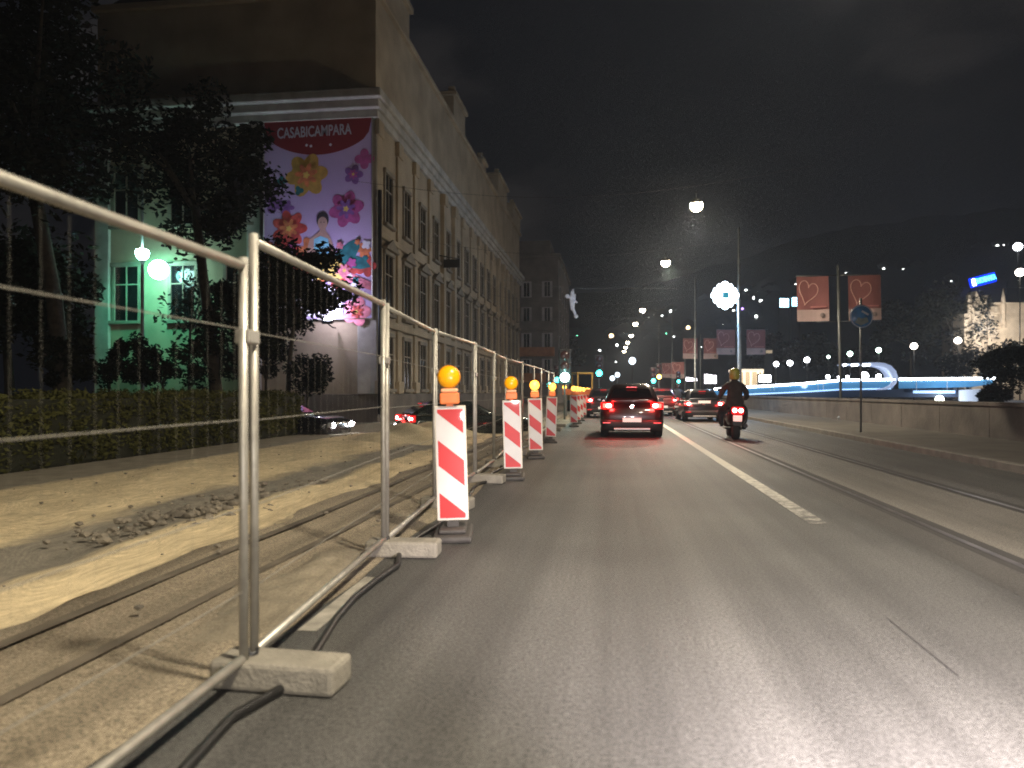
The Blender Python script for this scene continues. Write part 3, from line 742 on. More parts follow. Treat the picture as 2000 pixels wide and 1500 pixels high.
for (ya, yb, zt) in ((33.6, 38.4, 21.2), (49.6, 53.5, 21.3), (60.5, 62.5, 20.3), (69.5, 75.5, 21.6), (80, 86.6, 21.4)):
    b = MB(); la(b, -12.6, -10.3, ya, yb, 19.302, zt - .5, .03); la(b, -12.8, -10.1, ya - .15, yb + .15, zt - .498, zt - .2, .05)
    n = int((yb - ya) / 1.2)
    for k in range(n + 1): la(b, -10.7, -10.25, ya + (yb - ya - .4) * k / n, ya + (yb - ya - .4) * k / n + .4, zt - .198, zt + .15, .05)
    b.make('attic_block', M['stone'], bA)
bays = [34.9 + 3.25 * k for k in range(16)]
for k, y in enumerate(bays):
    b = MB(); yy = y - 1.62
    proud = .26 if k in (4, 5, 11, 12) else .12
    la(b, -10.398, -10.4 + proud, yy - .3, yy + .3, 1.2, 13.4, .02); la(b, -10.398, -10.3 + proud, yy - .4, yy + .4, 12.7, 13.395, .03); la(b, -10.398, -10.3 + proud, yy - .4, yy + .4, 1.202, 1.8, .03)
    b.make('pilaster', M['stone'], bA)
b = MB(); la(b, -10.398, -10.15, 33.0, 86.7, 4.25, 4.6, .04); la(b, -10.398, -10.2, 33.0, 86.7, 8.25, 8.5, .03); b.make('string_course', M['stone'], bA)
def window_proto(w, h, ped):
    b = MB(); d = .09
    b.b2(-.0, d, -w / 2 - .16, -w / 2, 0, h, .015); b.b2(0, d, w / 2, w / 2 + .16, 0, h, .015); b.b2(0, d + .05, -w / 2 - .2, w / 2 + .2, h + .002, h + .2, .02)
    b.b2(0, d + .12, -w / 2 - .24, w / 2 + .24, -.16, -.002, .02)
    if ped: b.prism([(-w / 2 - .35, h + .3), (w / 2 + .35, h + .3), (0, h + .75)], .0, .28, 'X'); b.b2(0, .3, -w / 2 - .4, w / 2 + .4, h + .202, h + .3, .01)
    for f in (-.02,): b.b2(.012, .06, -.03, .03, .0, h); b.b2(.012, .055, -w / 2, w / 2, h * .66, h * .66 + .06)
    f = b.make('window', M['wframe'])
    b = MB(); b.face([(.012, -w / 2, 0), (.012, w / 2, 0), (.012, w / 2, h), (.012, -w / 2, h)]); p = b.make('pane', M['pane'], f)
    return f
def add_windows(root, spots, w, h, ped, rz=0):
    pr = None
    for (x, y, z) in spots:
        if pr is None: o = pr = window_proto(w, h, ped)
        else: o = copy_tree(pr)
        o.parent = root; o.location = (x, y, z); o.rotation_euler = (0, 0, rz)
add_windows(bA, [(0, y - oy, 1.45) for y in bays], 1.25, 2.4, False)
add_windows(bA, [(0, y - oy, 4.95) for y in bays], 1.2, 2.7, True)
add_windows(bA, [(0, y - oy, 9.1) for y in bays], 1.1, 2.3, False)
sx = [WX + 1.5, WX + 4.3, WX + 7.0]
add_windows(bA, [(x - ox, 0, z) for x in sx for z in (4.6, 9.0)], 1.15, 2.5, False, R(-90))
for x0_, x1_ in ((WX, WX + .7), (-16.4, -15.75), (-11.2, -10.3)):
    b = MB(); la(b, x0_, x1_, 32.9, 33.098, 1.2, 13.4, .03); b.make('corner_pilaster', M['stone2'], bA)
b = MB(); b.tube([(.25, -.25, .3), (.25, -.25, 10.2)], .09, 8); b.make('drainpipe', M['dark'], bA)
b = MB(); b.tube([(.0, 12.6, 9.6), (1.2, 12.9, 9.4)], .03, 6); b.box((.75, 12.7, 9.1), (1.0, .06, .5)); b.make('bracket_sign', M['dark'], bA)

bB = thing('apartment_block', 'grey apartment block with orange balcony fronts at the far end of the old building', 'building', (-9, 92, 0))
b = MB(); b.b2(-5, 2.6, 0, 24, -.3, 17.4); b.make('wall', M['grey'], bB)
b = MB(); b.b2(-5.3, 2.9, -.3, 24.3, 17.402, 17.9, .05); b.b2(-3.8, 1.6, .5, 20, 17.902, 19.6); b.make('roof', M['grey'], bB)
for r, z in enumerate((3.2, 6.3, 9.4, 12.5)):
    for x in (-1.2, 1.3):
        f = MB(); f.b2(-.62, .62, -.06, .0, 0, 1.9, .01); w = f.make('window', M['curtain'], bB, (x, 0, z + .2))
        f = MB(); f.face([(-.30, -.065, .1), (-.02, -.065, .1), (-.02, -.065, 1.8), (-.30, -.065, 1.8)]); f.face([(.06, -.065, .1), (.34, -.065, .1), (.34, -.065, 1.8), (.06, -.065, 1.8)]); f.make('pane', M['pane'], w)
    if r < 3:
        f = MB(); f.b2(-2.1, 2.2, -1.1, -1.0, z - .6, z + .35, .01); f.b2(-2.1, 2.2, -1.0, -.002, z - .72, z - .602); f.b2(-2.1, -2.02, -1.0, -.01, z - .6, z + .35); f.b2(2.12, 2.2, -1.0, -.01, z - .6, z + .35)
        f.make('balcony', M['balc'] if r < 2 else M['grey'], bB)
for y in (3, 8, 13, 18):
    for z in (3.4, 6.5, 9.6, 12.7):
        f = MB(); f.b2(0, .05, -.6, .6, 0, 1.7, .01); w = f.make('window', M['curtain'], bB, (2.6, y, z)); 
        f = MB(); f.face([(.056, -.5, .1), (.056, .5, .1), (.056, .5, 1.6), (.056, -.5, 1.6)]); f.make('pane', M['pane'], w)

# ------------------------------------------------------------------ advertising banner on the side wall
BY = 33.1 - .30
pl = atY(515, 625, BY); pr_ = atY(727, 620, BY); pt = atY(620, 232, BY)
BW = pr_.x - pl.x; BX = (pl.x + pr_.x) / 2; BZ = pl.z; BH = pt.z - pl.z
bn = thing('banner', 'tall lilac advertising banner with flowers and a seated woman on the side wall', 'banner', (BX, BY, BZ))
M['ban'] = mat('lilac_banner_cloth', (.50, .36, .66), .7, c2=(.58, .46, .72), scale=.25)
M['banred'] = mat('banner_dark_red', (.22, .010, .02), .7)
M['banlet'] = mat('banner_lettering', (.50, .47, .56), .7); M['banwhite'] = mat('banner_white', (.78, .76, .85), .7)
def bcol(n, c, v=.25, s=3): return mat(n, c, .75, var=v, scale=s)
C_y = bcol('banner_ochre', (.55, .32, .07)); C_v = bcol('banner_violet', (.24, .10, .36)); C_p = bcol('banner_magenta', (.44, .08, .28)); C_r = bcol('banner_red', (.55, .07, .06), .4)
C_o = bcol('banner_orange', (.65, .20, .08), .4); C_s = bcol('banner_skin', (.52, .32, .27), .1); C_h = bcol('banner_hair', (.03, .02, .03)); C_c = bcol('banner_cyan', (.25, .62, .80), .15)
C_t = bcol('banner_teal', (.02, .16, .18), .4); C_l = bcol('banner_yellow', (.75, .55, .14), .2); C_k = bcol('banner_pink', (.70, .22, .30), .3)
b = MB(); b.b2(-BW / 2, BW / 2, 0, .05, 0, BH); b.make('banner_sheet', M['ban'], bn)
b = MB()
for x in (-BW / 2, BW / 2): b.tube([(x, .0, -.05), (x, .0, BH + .05)], .035, 6)
b.tube([(-BW / 2, 0, 0), (BW / 2, 0, 0)], .035, 6); b.tube([(-BW / 2, 0, BH), (BW / 2, 0, BH)], .035, 6); b.make('banner_frame', M['silver'], bn)
lay = [0]
def art(name, m, polys, parent=None):
    lay[0] += 1; y = -.002 - .0008 * lay[0]
    for poly in polys:
        b = MB(); b.face([((u - .5) * BW, y, (1 - v) * BH) for u, v in poly]); b.make(name, m, parent or bn)
        y -= .0002
ASP = BW / BH
def blob(u, v, ru, petals=0, depth=.3, n=40, rot=0, sq=1):
    out = []
    for k in range(n):
        a = 2 * math.pi * k / n; r = ru * (1 - depth + depth * abs(math.cos(petals * a / 2 + rot)) if petals else 1)
        out.append((u + r * math.cos(a), v + r * sq * math.sin(a) * ASP))
    return out
hd = [(.0, .0), (1, .0)] + [(.97 - .94 * k / 20, .075 + .105 * math.sin(math.pi * (k / 20)) ** .6) for k in range(21)]
art('header', M['banred'], [hd])
text('lettering', 'CASABICAMPARA', .66, M['banlet'], bn, (-.03 * BW, -.03, BH * .935), (R(90), R(-1), 0), .002, .012, sx=.66)
art('small_print', M['banwhite'], [blob(.40, .13, .012), blob(.44, .135, .012), blob(.62, .132, .012)])
art('yellow_flower', C_y, [blob(.40, .28, .20, 6, .35, rot=.4)]); art('flower_leaf', C_t, [blob(.17, .305, .05, 4, .4), blob(.33, .355, .045, 3, .5)])
art('violet_flower', C_v, [blob(.83, .285, .09, 5, .4)]); art('pink_corner', C_p, [blob(.93, .21, .09, 4, .4)])
art('magenta_flower', C_p, [blob(.765, .455, .165, 6, .36, rot=.7)]); art('flower_heart', C_v, [blob(.765, .455, .035)])
art('violet_petals', C_v, [blob(.10, .42, .09, 3, .5), blob(.22, .44, .07, 5, .6)])
art('red_flowers', C_r, [blob(.24, .545, .17, 7, .4), blob(.12, .66, .14, 5, .5), blob(.36, .70, .14, 6, .4), blob(.75, .76, .13, 7, .4), blob(.94, .74, .10, 5, .4)])
art('orange_flowers', C_o, [blob(.45, .655, .13, 6, .4), blob(.26, .745, .13, 5, .4), blob(.93, .66, .07, 6, .4), blob(.52, .78, .10, 5, .5)])
art('butterfly_wing', C_t, [[(.64, .70), (.70, .655), (.80, .615), (.89, .60), (.885, .65), (.85, .69), (.93, .70), (.99, .745), (.90, .755), (.78, .745)]])
art('woman_shoulders', C_s, [[(.43, .60), (.49, .575), (.52, .56), (.575, .56), (.61, .585), (.64, .62), (.66, .685), (.60, .71), (.46, .70), (.40, .66)]])
art('woman_hair', C_h, [blob(.548, .505, .056, 0, sq=1.25)])
art('woman_face', C_s, [blob(.548, .522, .044, 0, sq=1.3), [(.525, .54), (.575, .54), (.58, .575), (.52, .575)]])
art('woman_eyes', C_h, [blob(.533, .517, .005), blob(.562, .517, .005)])
art('woman_top', C_c, [[(.47, .60), (.53, .585), (.60, .60), (.615, .675), (.55, .69), (.465, .675)]])
art('woman_skirt', C_l, [[(.46, .70), (.64, .685), (.74, .73), (.78, .79), (.66, .81), (.48, .80), (.42, .75)]])
art('woman_arm', C_s, [[(.42, .64), (.45, .63), (.52, .69), (.62, .69), (.62, .71), (.50, .715), (.43, .69)]])
art('pink_petals', C_k, [[(.70, .74), (.80, .77), (.99, .82), (.99, .86), (.82, .83), (.72, .79)], blob(.86, .965, .13, 5, .3)])
rb = random.Random(5)
for k in range(46):
    u_ = rb.uniform(.03, .97); v_ = .62 + .30 * rb.random() ** .8
    if .42 < u_ < .68 and v_ < .80: continue
    art('small_blossom', rb.choice([C_r, C_o, C_k, C_l, C_p, M['banwhite'], C_t, C_v]), [blob(u_, v_, rb.uniform(.018, .05), rb.choice([4, 5, 6]), rb.uniform(.3, .55), 26, rb.random() * 3)])
for (u_, v_, r_, c_) in ((.40, .28, .11, C_o), (.765, .455, .09, C_v), (.24, .545, .09, C_o), (.83, .285, .045, C_p), (.86, .965, .06, C_r), (.12, .66, .07, C_o), (.75, .76, .06, C_k)):
    art('flower_heart', c_, [blob(u_, v_, r_, 7, .6, rot=1.1)]); art('flower_heart', C_l, [blob(u_, v_, r_ * .3, 5, .4)])
art('white_glow', M['banwhite'], [[(.05, .83), (.50, .82), (.72, .86), (.74, .985), (.05, .985)]])  # white floodlight glow painted across the foot of the banner
# floodlight under the banner
fp = atY(640, 628, BY - .95)
fl = thing('floodlight', 'floodlight under the banner, lighting it white from below', 'floodlight', fp)
b = MB(); b.box((0, 0, 0), (.5, .22, .16), Matrix.Rotation(.5, 3, 'X'), .03); b.make('housing', M['dark'], fl)
M['flens'] = mat('floodlight_glass', (1, 1, 1), .2, emit=(.80, .82, 1), es=20)
b = MB(); b.box((0, .03, .10), (.44, .18, .02), Matrix.Rotation(.5, 3, 'X')); b.make('flood_lens', M['flens'], fl)
b = MB(); b.tube([(0, 0, -.08), (0, .5, -.2), (0, .95, -.2)], .03, 6); b.make('bracket', M['dark'], fl)
light('POINT', 'flood_light', (fp.x - .1, fp.y + .2, fp.z + .35), 170, (.74, .72, 1), fl, .12)
light('SPOT', 'flood_beam', (fp.x - .05, fp.y - .05, fp.z + .25), 560, (.70, .66, 1), fl, .12, aim=(fp.x - .1, BY, fp.z + 5.0), cone=100, blend=1)

# ================================================================== TREES
def leaves(name, m, clumps, n, size, parent, flat=.5, seed=1):
    rnd = random.Random(seed); vs = []; fs = []
    for (c, r, k) in clumps:
        c = Vector(c)
        for _ in range(int(n * k)):
            # bias towards the shell, drooping twigs
            d = Vector((rnd.gauss(0, 1), rnd.gauss(0, 1), rnd.gauss(0, .8))).normalized() * r * (rnd.random() ** .45)
            p = c + d; s = size * rnd.uniform(.55, 1.35)
            u = Vector((rnd.gauss(0, 1), rnd.gauss(0, 1), rnd.gauss(0, flat))).normalized(); w = u.orthogonal().normalized()
            w = (w + u.cross(w) * rnd.uniform(-1.5, 1.5)).normalized()
            i = len(vs); vs += [p - u * s * .5, p + w * s * .24 - u * s * .1, p + u * s * .55, p - w * s * .24 + u * s * .05]; fs.append((i, i + 1, i + 2, i + 3))
    me = bpy.data.meshes.new(name); me.from_pydata(vs, [], fs); me.materials.append(m)
    o = bpy.data.objects.new(name, me); COL.objects.link(o); o.parent = parent
    return o
def tree(label, base, crown_c, crown_r, nclump=14, n=260, size=.26, seed=1, m=None, squash=.8, limbs=7, tr=.22, name='tree', group=None):
    rnd = random.Random(seed); base = Vector(base); cc = Vector(crown_c) - base
    t = thing(name, label, 'tree', base, group=group)
    clumps = []
    for k in range(nclump):
        d = Vector((rnd.gauss(0, 1), rnd.gauss(0, 1), rnd.gauss(0, 1))).normalized() * crown_r * rnd.uniform(.35, .95); d.z *= squash
        clumps.append((cc + d, crown_r * rnd.uniform(.20, .44), rnd.uniform(.6, 1.4)))
    b = MB(); top = cc - Vector((0, 0, crown_r * squash * .5))
    mid = top * .5 + Vector((rnd.uniform(-.2, .2), rnd.uniform(-.2, .2), 0))
    b.tube([(0, 0, -.1), (mid.x * .5, mid.y * .5, mid.z * .5), mid, top], [tr * 1.3, tr, tr * .9, tr * .7], 9)
    tk = b.make('trunk', M['bark'], t)
    for (c, r, k) in clumps[:limbs]:
        b = MB(); q = top.lerp(c, .5) + Vector((0, 0, .25)); b.tube([top - Vector((0, 0, .3)), q, c], [tr * .5, tr * .3, tr * .08], 6); b.make('limb', M['bark'], tk)
    leaves('crown', m or M['leaf'], clumps, n, size, t, seed=seed + 100)
    return t
def tpx(label, px, py, d, rpx, basepx=None, zb=-.06, **kw):
    c = atd(px, py, d); bp = gnd(basepx if basepx is not None else px, d, zb)
    return tree(label, bp, c, rpx / 1500 * d, **kw)
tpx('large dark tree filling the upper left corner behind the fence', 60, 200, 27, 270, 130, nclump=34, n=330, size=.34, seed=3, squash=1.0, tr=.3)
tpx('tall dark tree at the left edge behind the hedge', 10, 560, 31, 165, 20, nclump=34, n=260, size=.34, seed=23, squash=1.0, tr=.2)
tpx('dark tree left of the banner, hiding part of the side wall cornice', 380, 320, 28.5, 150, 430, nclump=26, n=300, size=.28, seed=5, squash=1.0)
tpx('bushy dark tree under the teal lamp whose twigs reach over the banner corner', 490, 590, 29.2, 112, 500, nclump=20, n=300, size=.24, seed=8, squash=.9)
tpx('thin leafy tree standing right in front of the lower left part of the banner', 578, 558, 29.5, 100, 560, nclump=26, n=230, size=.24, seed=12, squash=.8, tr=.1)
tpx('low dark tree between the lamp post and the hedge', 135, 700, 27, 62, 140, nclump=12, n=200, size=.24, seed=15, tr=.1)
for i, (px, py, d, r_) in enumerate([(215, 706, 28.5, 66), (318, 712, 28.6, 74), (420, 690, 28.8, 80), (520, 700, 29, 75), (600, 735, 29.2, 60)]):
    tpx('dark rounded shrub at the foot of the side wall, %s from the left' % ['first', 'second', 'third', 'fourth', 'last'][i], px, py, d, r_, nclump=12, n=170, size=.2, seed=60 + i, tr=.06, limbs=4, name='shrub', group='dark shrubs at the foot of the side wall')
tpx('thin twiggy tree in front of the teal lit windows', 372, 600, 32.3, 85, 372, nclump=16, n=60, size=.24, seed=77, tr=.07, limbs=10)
# clipped hedge along the site
hd_ = thing('hedge', 'long olive green clipped hedge bordering the roadworks on the left', 'hedge', (-10.3, 15, 0))
b = MB(); b.b2(-.55, .55, -10, 8.3, -.05, 1.16, .08); b.make('hedge_core', mat('hedge_inside', (.012, .014, .005), 1, bump=1, bscale=14), hd_)
rnd = random.Random(4); cl = []
for k in range(760):
    y = rnd.uniform(-10, 8.2); s = rnd.random()
    cl.append(((.5 if s < .6 else rnd.uniform(-.5, .5), y, rnd.uniform(.05, 1.12) if s < .6 else 1.14), .22, 1))
leaves('hedge_leaves', M['leaf2'], cl, 60, .10, hd_, seed=9)
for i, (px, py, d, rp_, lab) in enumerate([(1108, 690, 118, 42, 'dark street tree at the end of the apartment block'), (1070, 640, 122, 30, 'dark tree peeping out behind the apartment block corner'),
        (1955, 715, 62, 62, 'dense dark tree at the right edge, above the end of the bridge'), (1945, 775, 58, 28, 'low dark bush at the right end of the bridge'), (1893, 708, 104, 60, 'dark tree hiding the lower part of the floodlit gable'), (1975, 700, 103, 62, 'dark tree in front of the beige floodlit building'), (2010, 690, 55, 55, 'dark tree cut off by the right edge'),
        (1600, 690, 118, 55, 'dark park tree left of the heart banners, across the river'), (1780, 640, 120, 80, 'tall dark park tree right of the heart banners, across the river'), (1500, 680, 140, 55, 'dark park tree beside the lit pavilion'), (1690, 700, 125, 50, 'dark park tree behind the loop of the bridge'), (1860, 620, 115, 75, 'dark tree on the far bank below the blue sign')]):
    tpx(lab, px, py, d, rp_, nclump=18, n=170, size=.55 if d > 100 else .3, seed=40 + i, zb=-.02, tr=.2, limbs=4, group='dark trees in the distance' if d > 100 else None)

# ================================================================== LEFT LAMPS
M['teal'] = mat('teal_lamp_globe', (.6, 1, .9), .3, emit=(.50, 1, .86), es=24)
lp = gnd(278, 30, -.06)
lt = thing('street_lamp', 'old lamp post with a pale teal glowing globe, left of the banner', 'street lamp', lp)
g1 = atd(278, 497, 30) - lp
b = MB(); b.lathe([(.16, 0), (.16, .5), (.10, .7), (.075, 1), (.06, g1.z - .35), (.09, g1.z - .3), (.12, g1.z - .22)], (0, 0, 0), 12); b.tube([(0, 0, g1.z + .2), (0, 0, g1.z + 3.4)], .05, 8); b.make('post', M['steel'], lt)
b = MB(); b.lathe([(.1, -.22), (.22, -.1), (.26, .05), (.24, .17), (.12, .22)], g1, 16); b.make('globe', M['teal'], lt)
light('POINT', 'globe_light', (lp.x, lp.y, lp.z + g1.z - .45), 14, (.45, 1, .85), lt, .25)
g2 = atd(310, 527, 34.2)
wl = thing('wall_lamp', 'bright teal floodlight glowing on a bracket at the green lit wall', 'wall lamp', g2)
b = MB(); b.ball((0, 0, 0), .43, 18); b.make('globe', M['teal'], wl)
b = MB(); b.tube([(0, .1, .3), (0, 1.6, .6)], .035, 6); b.tube([(0, 0, .2), (0, .15, .32)], .06, 6); b.make('bracket', M['dark'], wl)
light('SPOT', 'wall_light', (g2.x - .35, g2.y - .8, g2.z + .2), 560, (.08, 1, .60), wl, .3, aim=(g2.x - .6, 33.1, g2.z - 1.0), cone=116, blend=.6)
light('POINT', 'lamp_glow', (g2.x, g2.y + .5, g2.z), 90, (.30, 1, .92), wl, .3)
b = MB()
# ================================================================== STREET LAMPS over the road
M['slens'] = mat('street_lamp_glass', (1, .95, .85), .3, emit=(1, .86, .60), es=32)
M['shouse'] = mat('street_lamp_housing', (.30, .29, .27), .5, .4)
LAMPS = [(3.0, -12), (3.0, 1.5), (3.0, 10.4)]
for px, py in ((1360, 400), (1300, 512), (1255, 605), (1241, 632), (1233, 655), (1226, 668), (1222, 678), (1219, 686)):
    d = (8.1 - H) * 1500 / (766 - py); p = gnd(px, d); LAMPS.append((p.x, p.y))
ll = ['street lamp hung over the tram track behind the camera', 'street lamp hung over the road right above the camera', 'street lamp hung over the road just above the picture',
      'brightest street lamp hung over the road, highest in the picture', 'second brightest hanging street lamp, left below the brightest one', 'third hanging street lamp, above the roof line of the far traffic',
      'fourth hanging street lamp along the road', 'fifth hanging street lamp along the road', 'sixth hanging street lamp along the road', 'seventh hanging street lamp along the road', 'farthest hanging street lamp along the road']
for i, (x, y) in enumerate(LAMPS):
    t = thing('street_lamp', ll[i], 'street lamp', (x, y, 8.1), R(-8), group='street lamps hung over the road')
    b = MB(); b.loft([[(px_, py_, z) for px_, py_ in rrect(w, -l, l, .09)] for z, w, l in ((.0, .17, .36), (.08, .19, .38), (.17, .12, .26))]); b.make('housing', M['shouse'], t)
    b = MB(); b.ball((0, 0, -.03), .235, 16, (1, 1.5, .9)); b.make('lamp_glass', M['slens'], t)
    b = MB(); b.tube([(0, 0, .17), (0, 0, .48)], .02, 6); b.make('hanger', M['dark'], t)
    light('SPOT', 'street_light', (x, y, 7.78), (900 if i == 2 else 4200 if i < 3 else 2500 if i < 6 else 1300), (1, .87, .68), t, .35, aim=(x - (4.5 if i < 3 else 0), y, 0), cone=(150 if i < 3 else 168), blend=.55)
    if 3 <= i <= 5: light('POINT', 'lamp_glow', (x, y, 8.1 - .5), 700, (1, .84, .58), t, .25)
    if 3 <= i <= 7:
        w = MB(); n = 12
        a, c = Vector((-10.2 if y < 90 else -7, y + .5, 9.6)), Vector((7.1, y - .3, 9.3))
        w.tube([a.lerp(c, k / n) - Vector((0, 0, .9 * math.sin(math.pi * k / n))) for k in range(n + 1)], .006, 5)
        tag(w.make('span_wire', M['dark']), 'thin span wire carrying the %s hanging street lamp' % ('brightest', 'second', 'third', 'fourth', 'fifth')[i - 3], 'wire', 'span wires')
for i, (px, d) in enumerate(((1443, 45), (1358, 65), (1313, 86), (1287, 108))):
    p = gnd(px, d, .12)
    b = MB(); b.tube([(0, 0, 0), (0, 0, 1.2), (0, 0, 1.25), (0, 0, 10.8)], [.13, .12, .09, .065], 10); b.lathe([(.2, 0), (.2, .12), (.14, .2)], (0, 0, 0), 10)
    tag(b.make('mast', M['steel'], None, p), ['slender steel mast beside the glowing flower light', 'slender steel mast left of the flower light', 'steel mast behind the far scooter', 'farthest steel mast on the right pavement'][i], 'mast', 'steel masts on the right pavement')

# flower shaped light on the mast
M['flw'] = mat('cool_white_light', (.8, .9, 1), .3, emit=(.72, .88, 1), es=9)
M['flc'] = mat('teal_flower_centre', (.01, .12, .16), .5, emit=(.02, .35, .55), es=.5)
fc = atd(1416, 577, 44.8)
ft = thing('flower_light', 'round scalloped flower light glowing blue white, fixed to the slender mast', 'decorative light', fc, YAW)
def ringpts(r, n, dep, nn): return [((r - dep + dep * abs(math.cos(n * a / 2)) ** .6) * math.cos(a), (r - dep + dep * abs(math.cos(n * a / 2)) ** .6) * math.sin(a)) for a in (2 * math.pi * k / nn for k in range(nn))]
for k in range(12):
    a = 2 * math.pi * k / 12; big = k % 3 == 0
    b = MB(); b.ball((.60 * math.cos(a), 0, .60 * math.sin(a)), .225 if big else .165, 16, (1, .35, 1)); b.make('petal', M['flw'], ft)
b = MB(); b.lathe([(.14, -.06), (.54, -.06), (.58, 0), (.54, .06), (.14, .06)], (0, 0, 0), 40, 'Y'); b.make('light_ring', M['flw'], ft)
b = MB(); b.box((0, -.13, 0), (.36, .03, .36), None, .03); b.make('centre', M['flc'], ft)
for k in range(4):
    a = math.pi / 2 * k; b = MB(); b.ball((.56 * math.cos(a), -.12, .56 * math.sin(a)), .06, 8, (1, .6, 1)); b.make('stud', M['dark'], ft)
b = MB(); b.tube([(.6, 0.05, .1), (.85, .1, .1)], .03, 6); b.tube([(.6, 0.05, -.1), (.85, .1, -.1)], .03, 6); b.make('bracket', M['dark'], ft)
light('POINT', 'flower_glow', (fc.x + .3, fc.y + .7, fc.z - .3), 1600, (.35, .62, 1), ft, .4)

# ------------------------------------------------------------------ heart banners
M['hred'] = mat('faded_red_banner', (.33, .12, .12), .7, c2=(.39, .15, .145), scale=1.5)
M['hpink'] = mat('pale_heart_line', (.82, .48, .42), .7)
M['hpale'] = mat('pale_banner_foot', (.62, .45, .43), .7, var=.12, scale=2)
M['hmark2'] = mat('faint_pink_band', (.66, .26, .25), .7); M['hmark'] = mat('grey_mark', (.34, .27, .26), .7)
def heart_pole(px, d, lab, pw=1.38, ph=1.9, gap=.95, zb=4.2, z=.12, sides=(-1, 1), lean=0):
    p = gnd(px, d, z)
    pole = thing('banner_pole', lab[0], 'pole', p, group='banner poles on the right')
    b = MB(); b.tube([(0, 0, 0), (0, 0, zb + ph + .45)], .06, 8); b.lathe([(.16, 0), (.16, .1), (.08, .16)], (0, 0, 0), 10); b.make('shaft', M['steel'], pole)
    b = MB()
    for s in sides: b.tube([(0, 0, zb + ph + .03), (s * (gap / 2 + pw), 0, zb + ph + .03)], .02, 6); b.tube([(0, 0, zb - .03), (s * (gap / 2 + pw * .4), 0, zb - .03)], .014, 6)
    b.make('banner_arm', M['steel'], pole); pole.rotation_euler = (0, R(lean), YAW)
    for s, l in zip(sides, lab[1:]):
        t = thing('heart_banner', l, 'banner', p, group='red heart banners')
        t.rotation_euler = (0, R(lean), YAW)
        x0 = gap / 2 if s > 0 else -gap / 2 - pw; x1 = x0 + pw; y = 0
        b = MB(); nx = 8
        for (za, zc, mi) in ((zb, zb + ph * .26, 1), (zb + ph * .26, zb + ph, 0)):
            b.mi = mi
            for k in range(nx):
                ua, ub = k / nx, (k + 1) / nx; ya, yb = .05 * math.sin(ua * 5 + s), .05 * math.sin(ub * 5 + s)
                b.face([(x0 + pw * ua, ya, za), (x0 + pw * ub, yb, za), (x0 + pw * ub, yb, zc), (x0 + pw * ua, ya, zc)], True)
        b.make('banner_cloth', [M['hred'], M['hpale']], t, normals=False)
        hx, hz = x0 + pw * .36, zb + ph * .66; sc_ = pw * .34
        pts = []
        for k in range(36):
            a = 2 * math.pi * k / 36; u = .9 * math.sin(a) ** 3; v = (13 * math.cos(a) - 5 * math.cos(2 * a) - 2 * math.cos(3 * a) - math.cos(4 * a)) / 15
            c_, s_ = math.cos(-.28), math.sin(-.28); xx = hx + (u * c_ - v * s_) * sc_; pts.append((xx, .05 * math.sin((xx - x0) / pw * 5 + s) - .008, hz + (u * s_ + v * c_) * sc_ * 1.15))
        b = MB(); b.tube(pts, .020, 5, close=True); b.make('heart_outline', M['hpink'], t)
        b = MB(); b.box((x0 + pw * .66, -.07, zb + ph * .315), (pw * .5, .01, .06)); b.make('lettering_band', M['hmark2'], t)
        b = MB(); b.ball((x0 + pw * .78, -.06, zb + ph * .13), .10, 12, (1, .15, 1)); b.make('round_mark', M['hmark'], t)
heart_pole(1643, 32.6, ('pole carrying the two large heart banners', 'large red heart banner, left one of the near pair', 'large red heart banner, right one of the near pair, behind the blue road sign'), pw=1.36, gap=.86, lean=-1.2)
heart_pole(1447, 62, ('pole carrying the middle pair of heart banners', 'red heart banner just left of the rider, in the middle pair', 'red heart banner above the lit pavilion'), pw=1.5, gap=.95, ph=2.0)
heart_pole(1368, 72, ('pole carrying the farther pair of heart banners', 'small red heart banner left of the mast', 'small purple red heart banner right of the mast'), pw=1.35, gap=.6, ph=1.9, zb=4.3)
heart_pole(1338, 80, ('lower pole with one heart banner', 'small low red heart banner behind the far scooter'), pw=1.3, gap=.2, ph=1.7, zb=2.6, sides=(-1,))
heart_pole(1316, 98, ('far pole with one orange red heart banner', 'tiny orange red banner left of the traffic light'), pw=1.5, gap=.2, ph=1.9, zb=3.0, sides=(-1,))
# blue round road sign
M['sblue'] = mat('faded_blue_sign', (.08, .26, .52), .35, coat=.5, var=.3, scale=4); M['swhite'] = mat('sign_white', (.62, .66, .70), .35, coat=.5); M['sgrey'] = mat('sign_grey_green', (.30, .36, .33), .4, var=.2)
sp = gnd(1683, 22, .13)
rs = thing('road_sign', 'round blue road sign on a thin pole in front of the right heart banner', 'road sign', sp, YAW)
b = MB(); b.tube([(0, .05, 0), (0, .05, 3.85)], .032, 8); b.make('pole', M['steel'], rs)
zc = atd(1682, 618, 22).z - sp.z
b = MB(); b.lathe([(.01, 0), (.33, 0), (.335, .012), (.33, .022), (.01, .022)], (0, 0, zc), 36, 'Y'); b.make('sign_disc', M['sblue'], rs)
b = MB(); b.tube([(.31 * math.cos(2 * math.pi * k / 36), 0, zc + .31 * math.sin(2 * math.pi * k / 36)) for k in range(36)], .011, 6, close=True)
for a, l in ((-.65, .22),): b.box((.10, -.006, zc + .10), (.22, .006, .055), Matrix.Rotation(.5, 3, 'Y'))
b.make('white_arrow', M['swhite'], rs)
b = MB(); b.prism([(-.2, zc - .17), (-.02, zc - .26), (.2, zc - .16), (.15, zc - .02), (.0, zc - .06), (-.1, zc - .02)], -.007, -.002); b.make('sign_figure', M['sgrey'], rs)

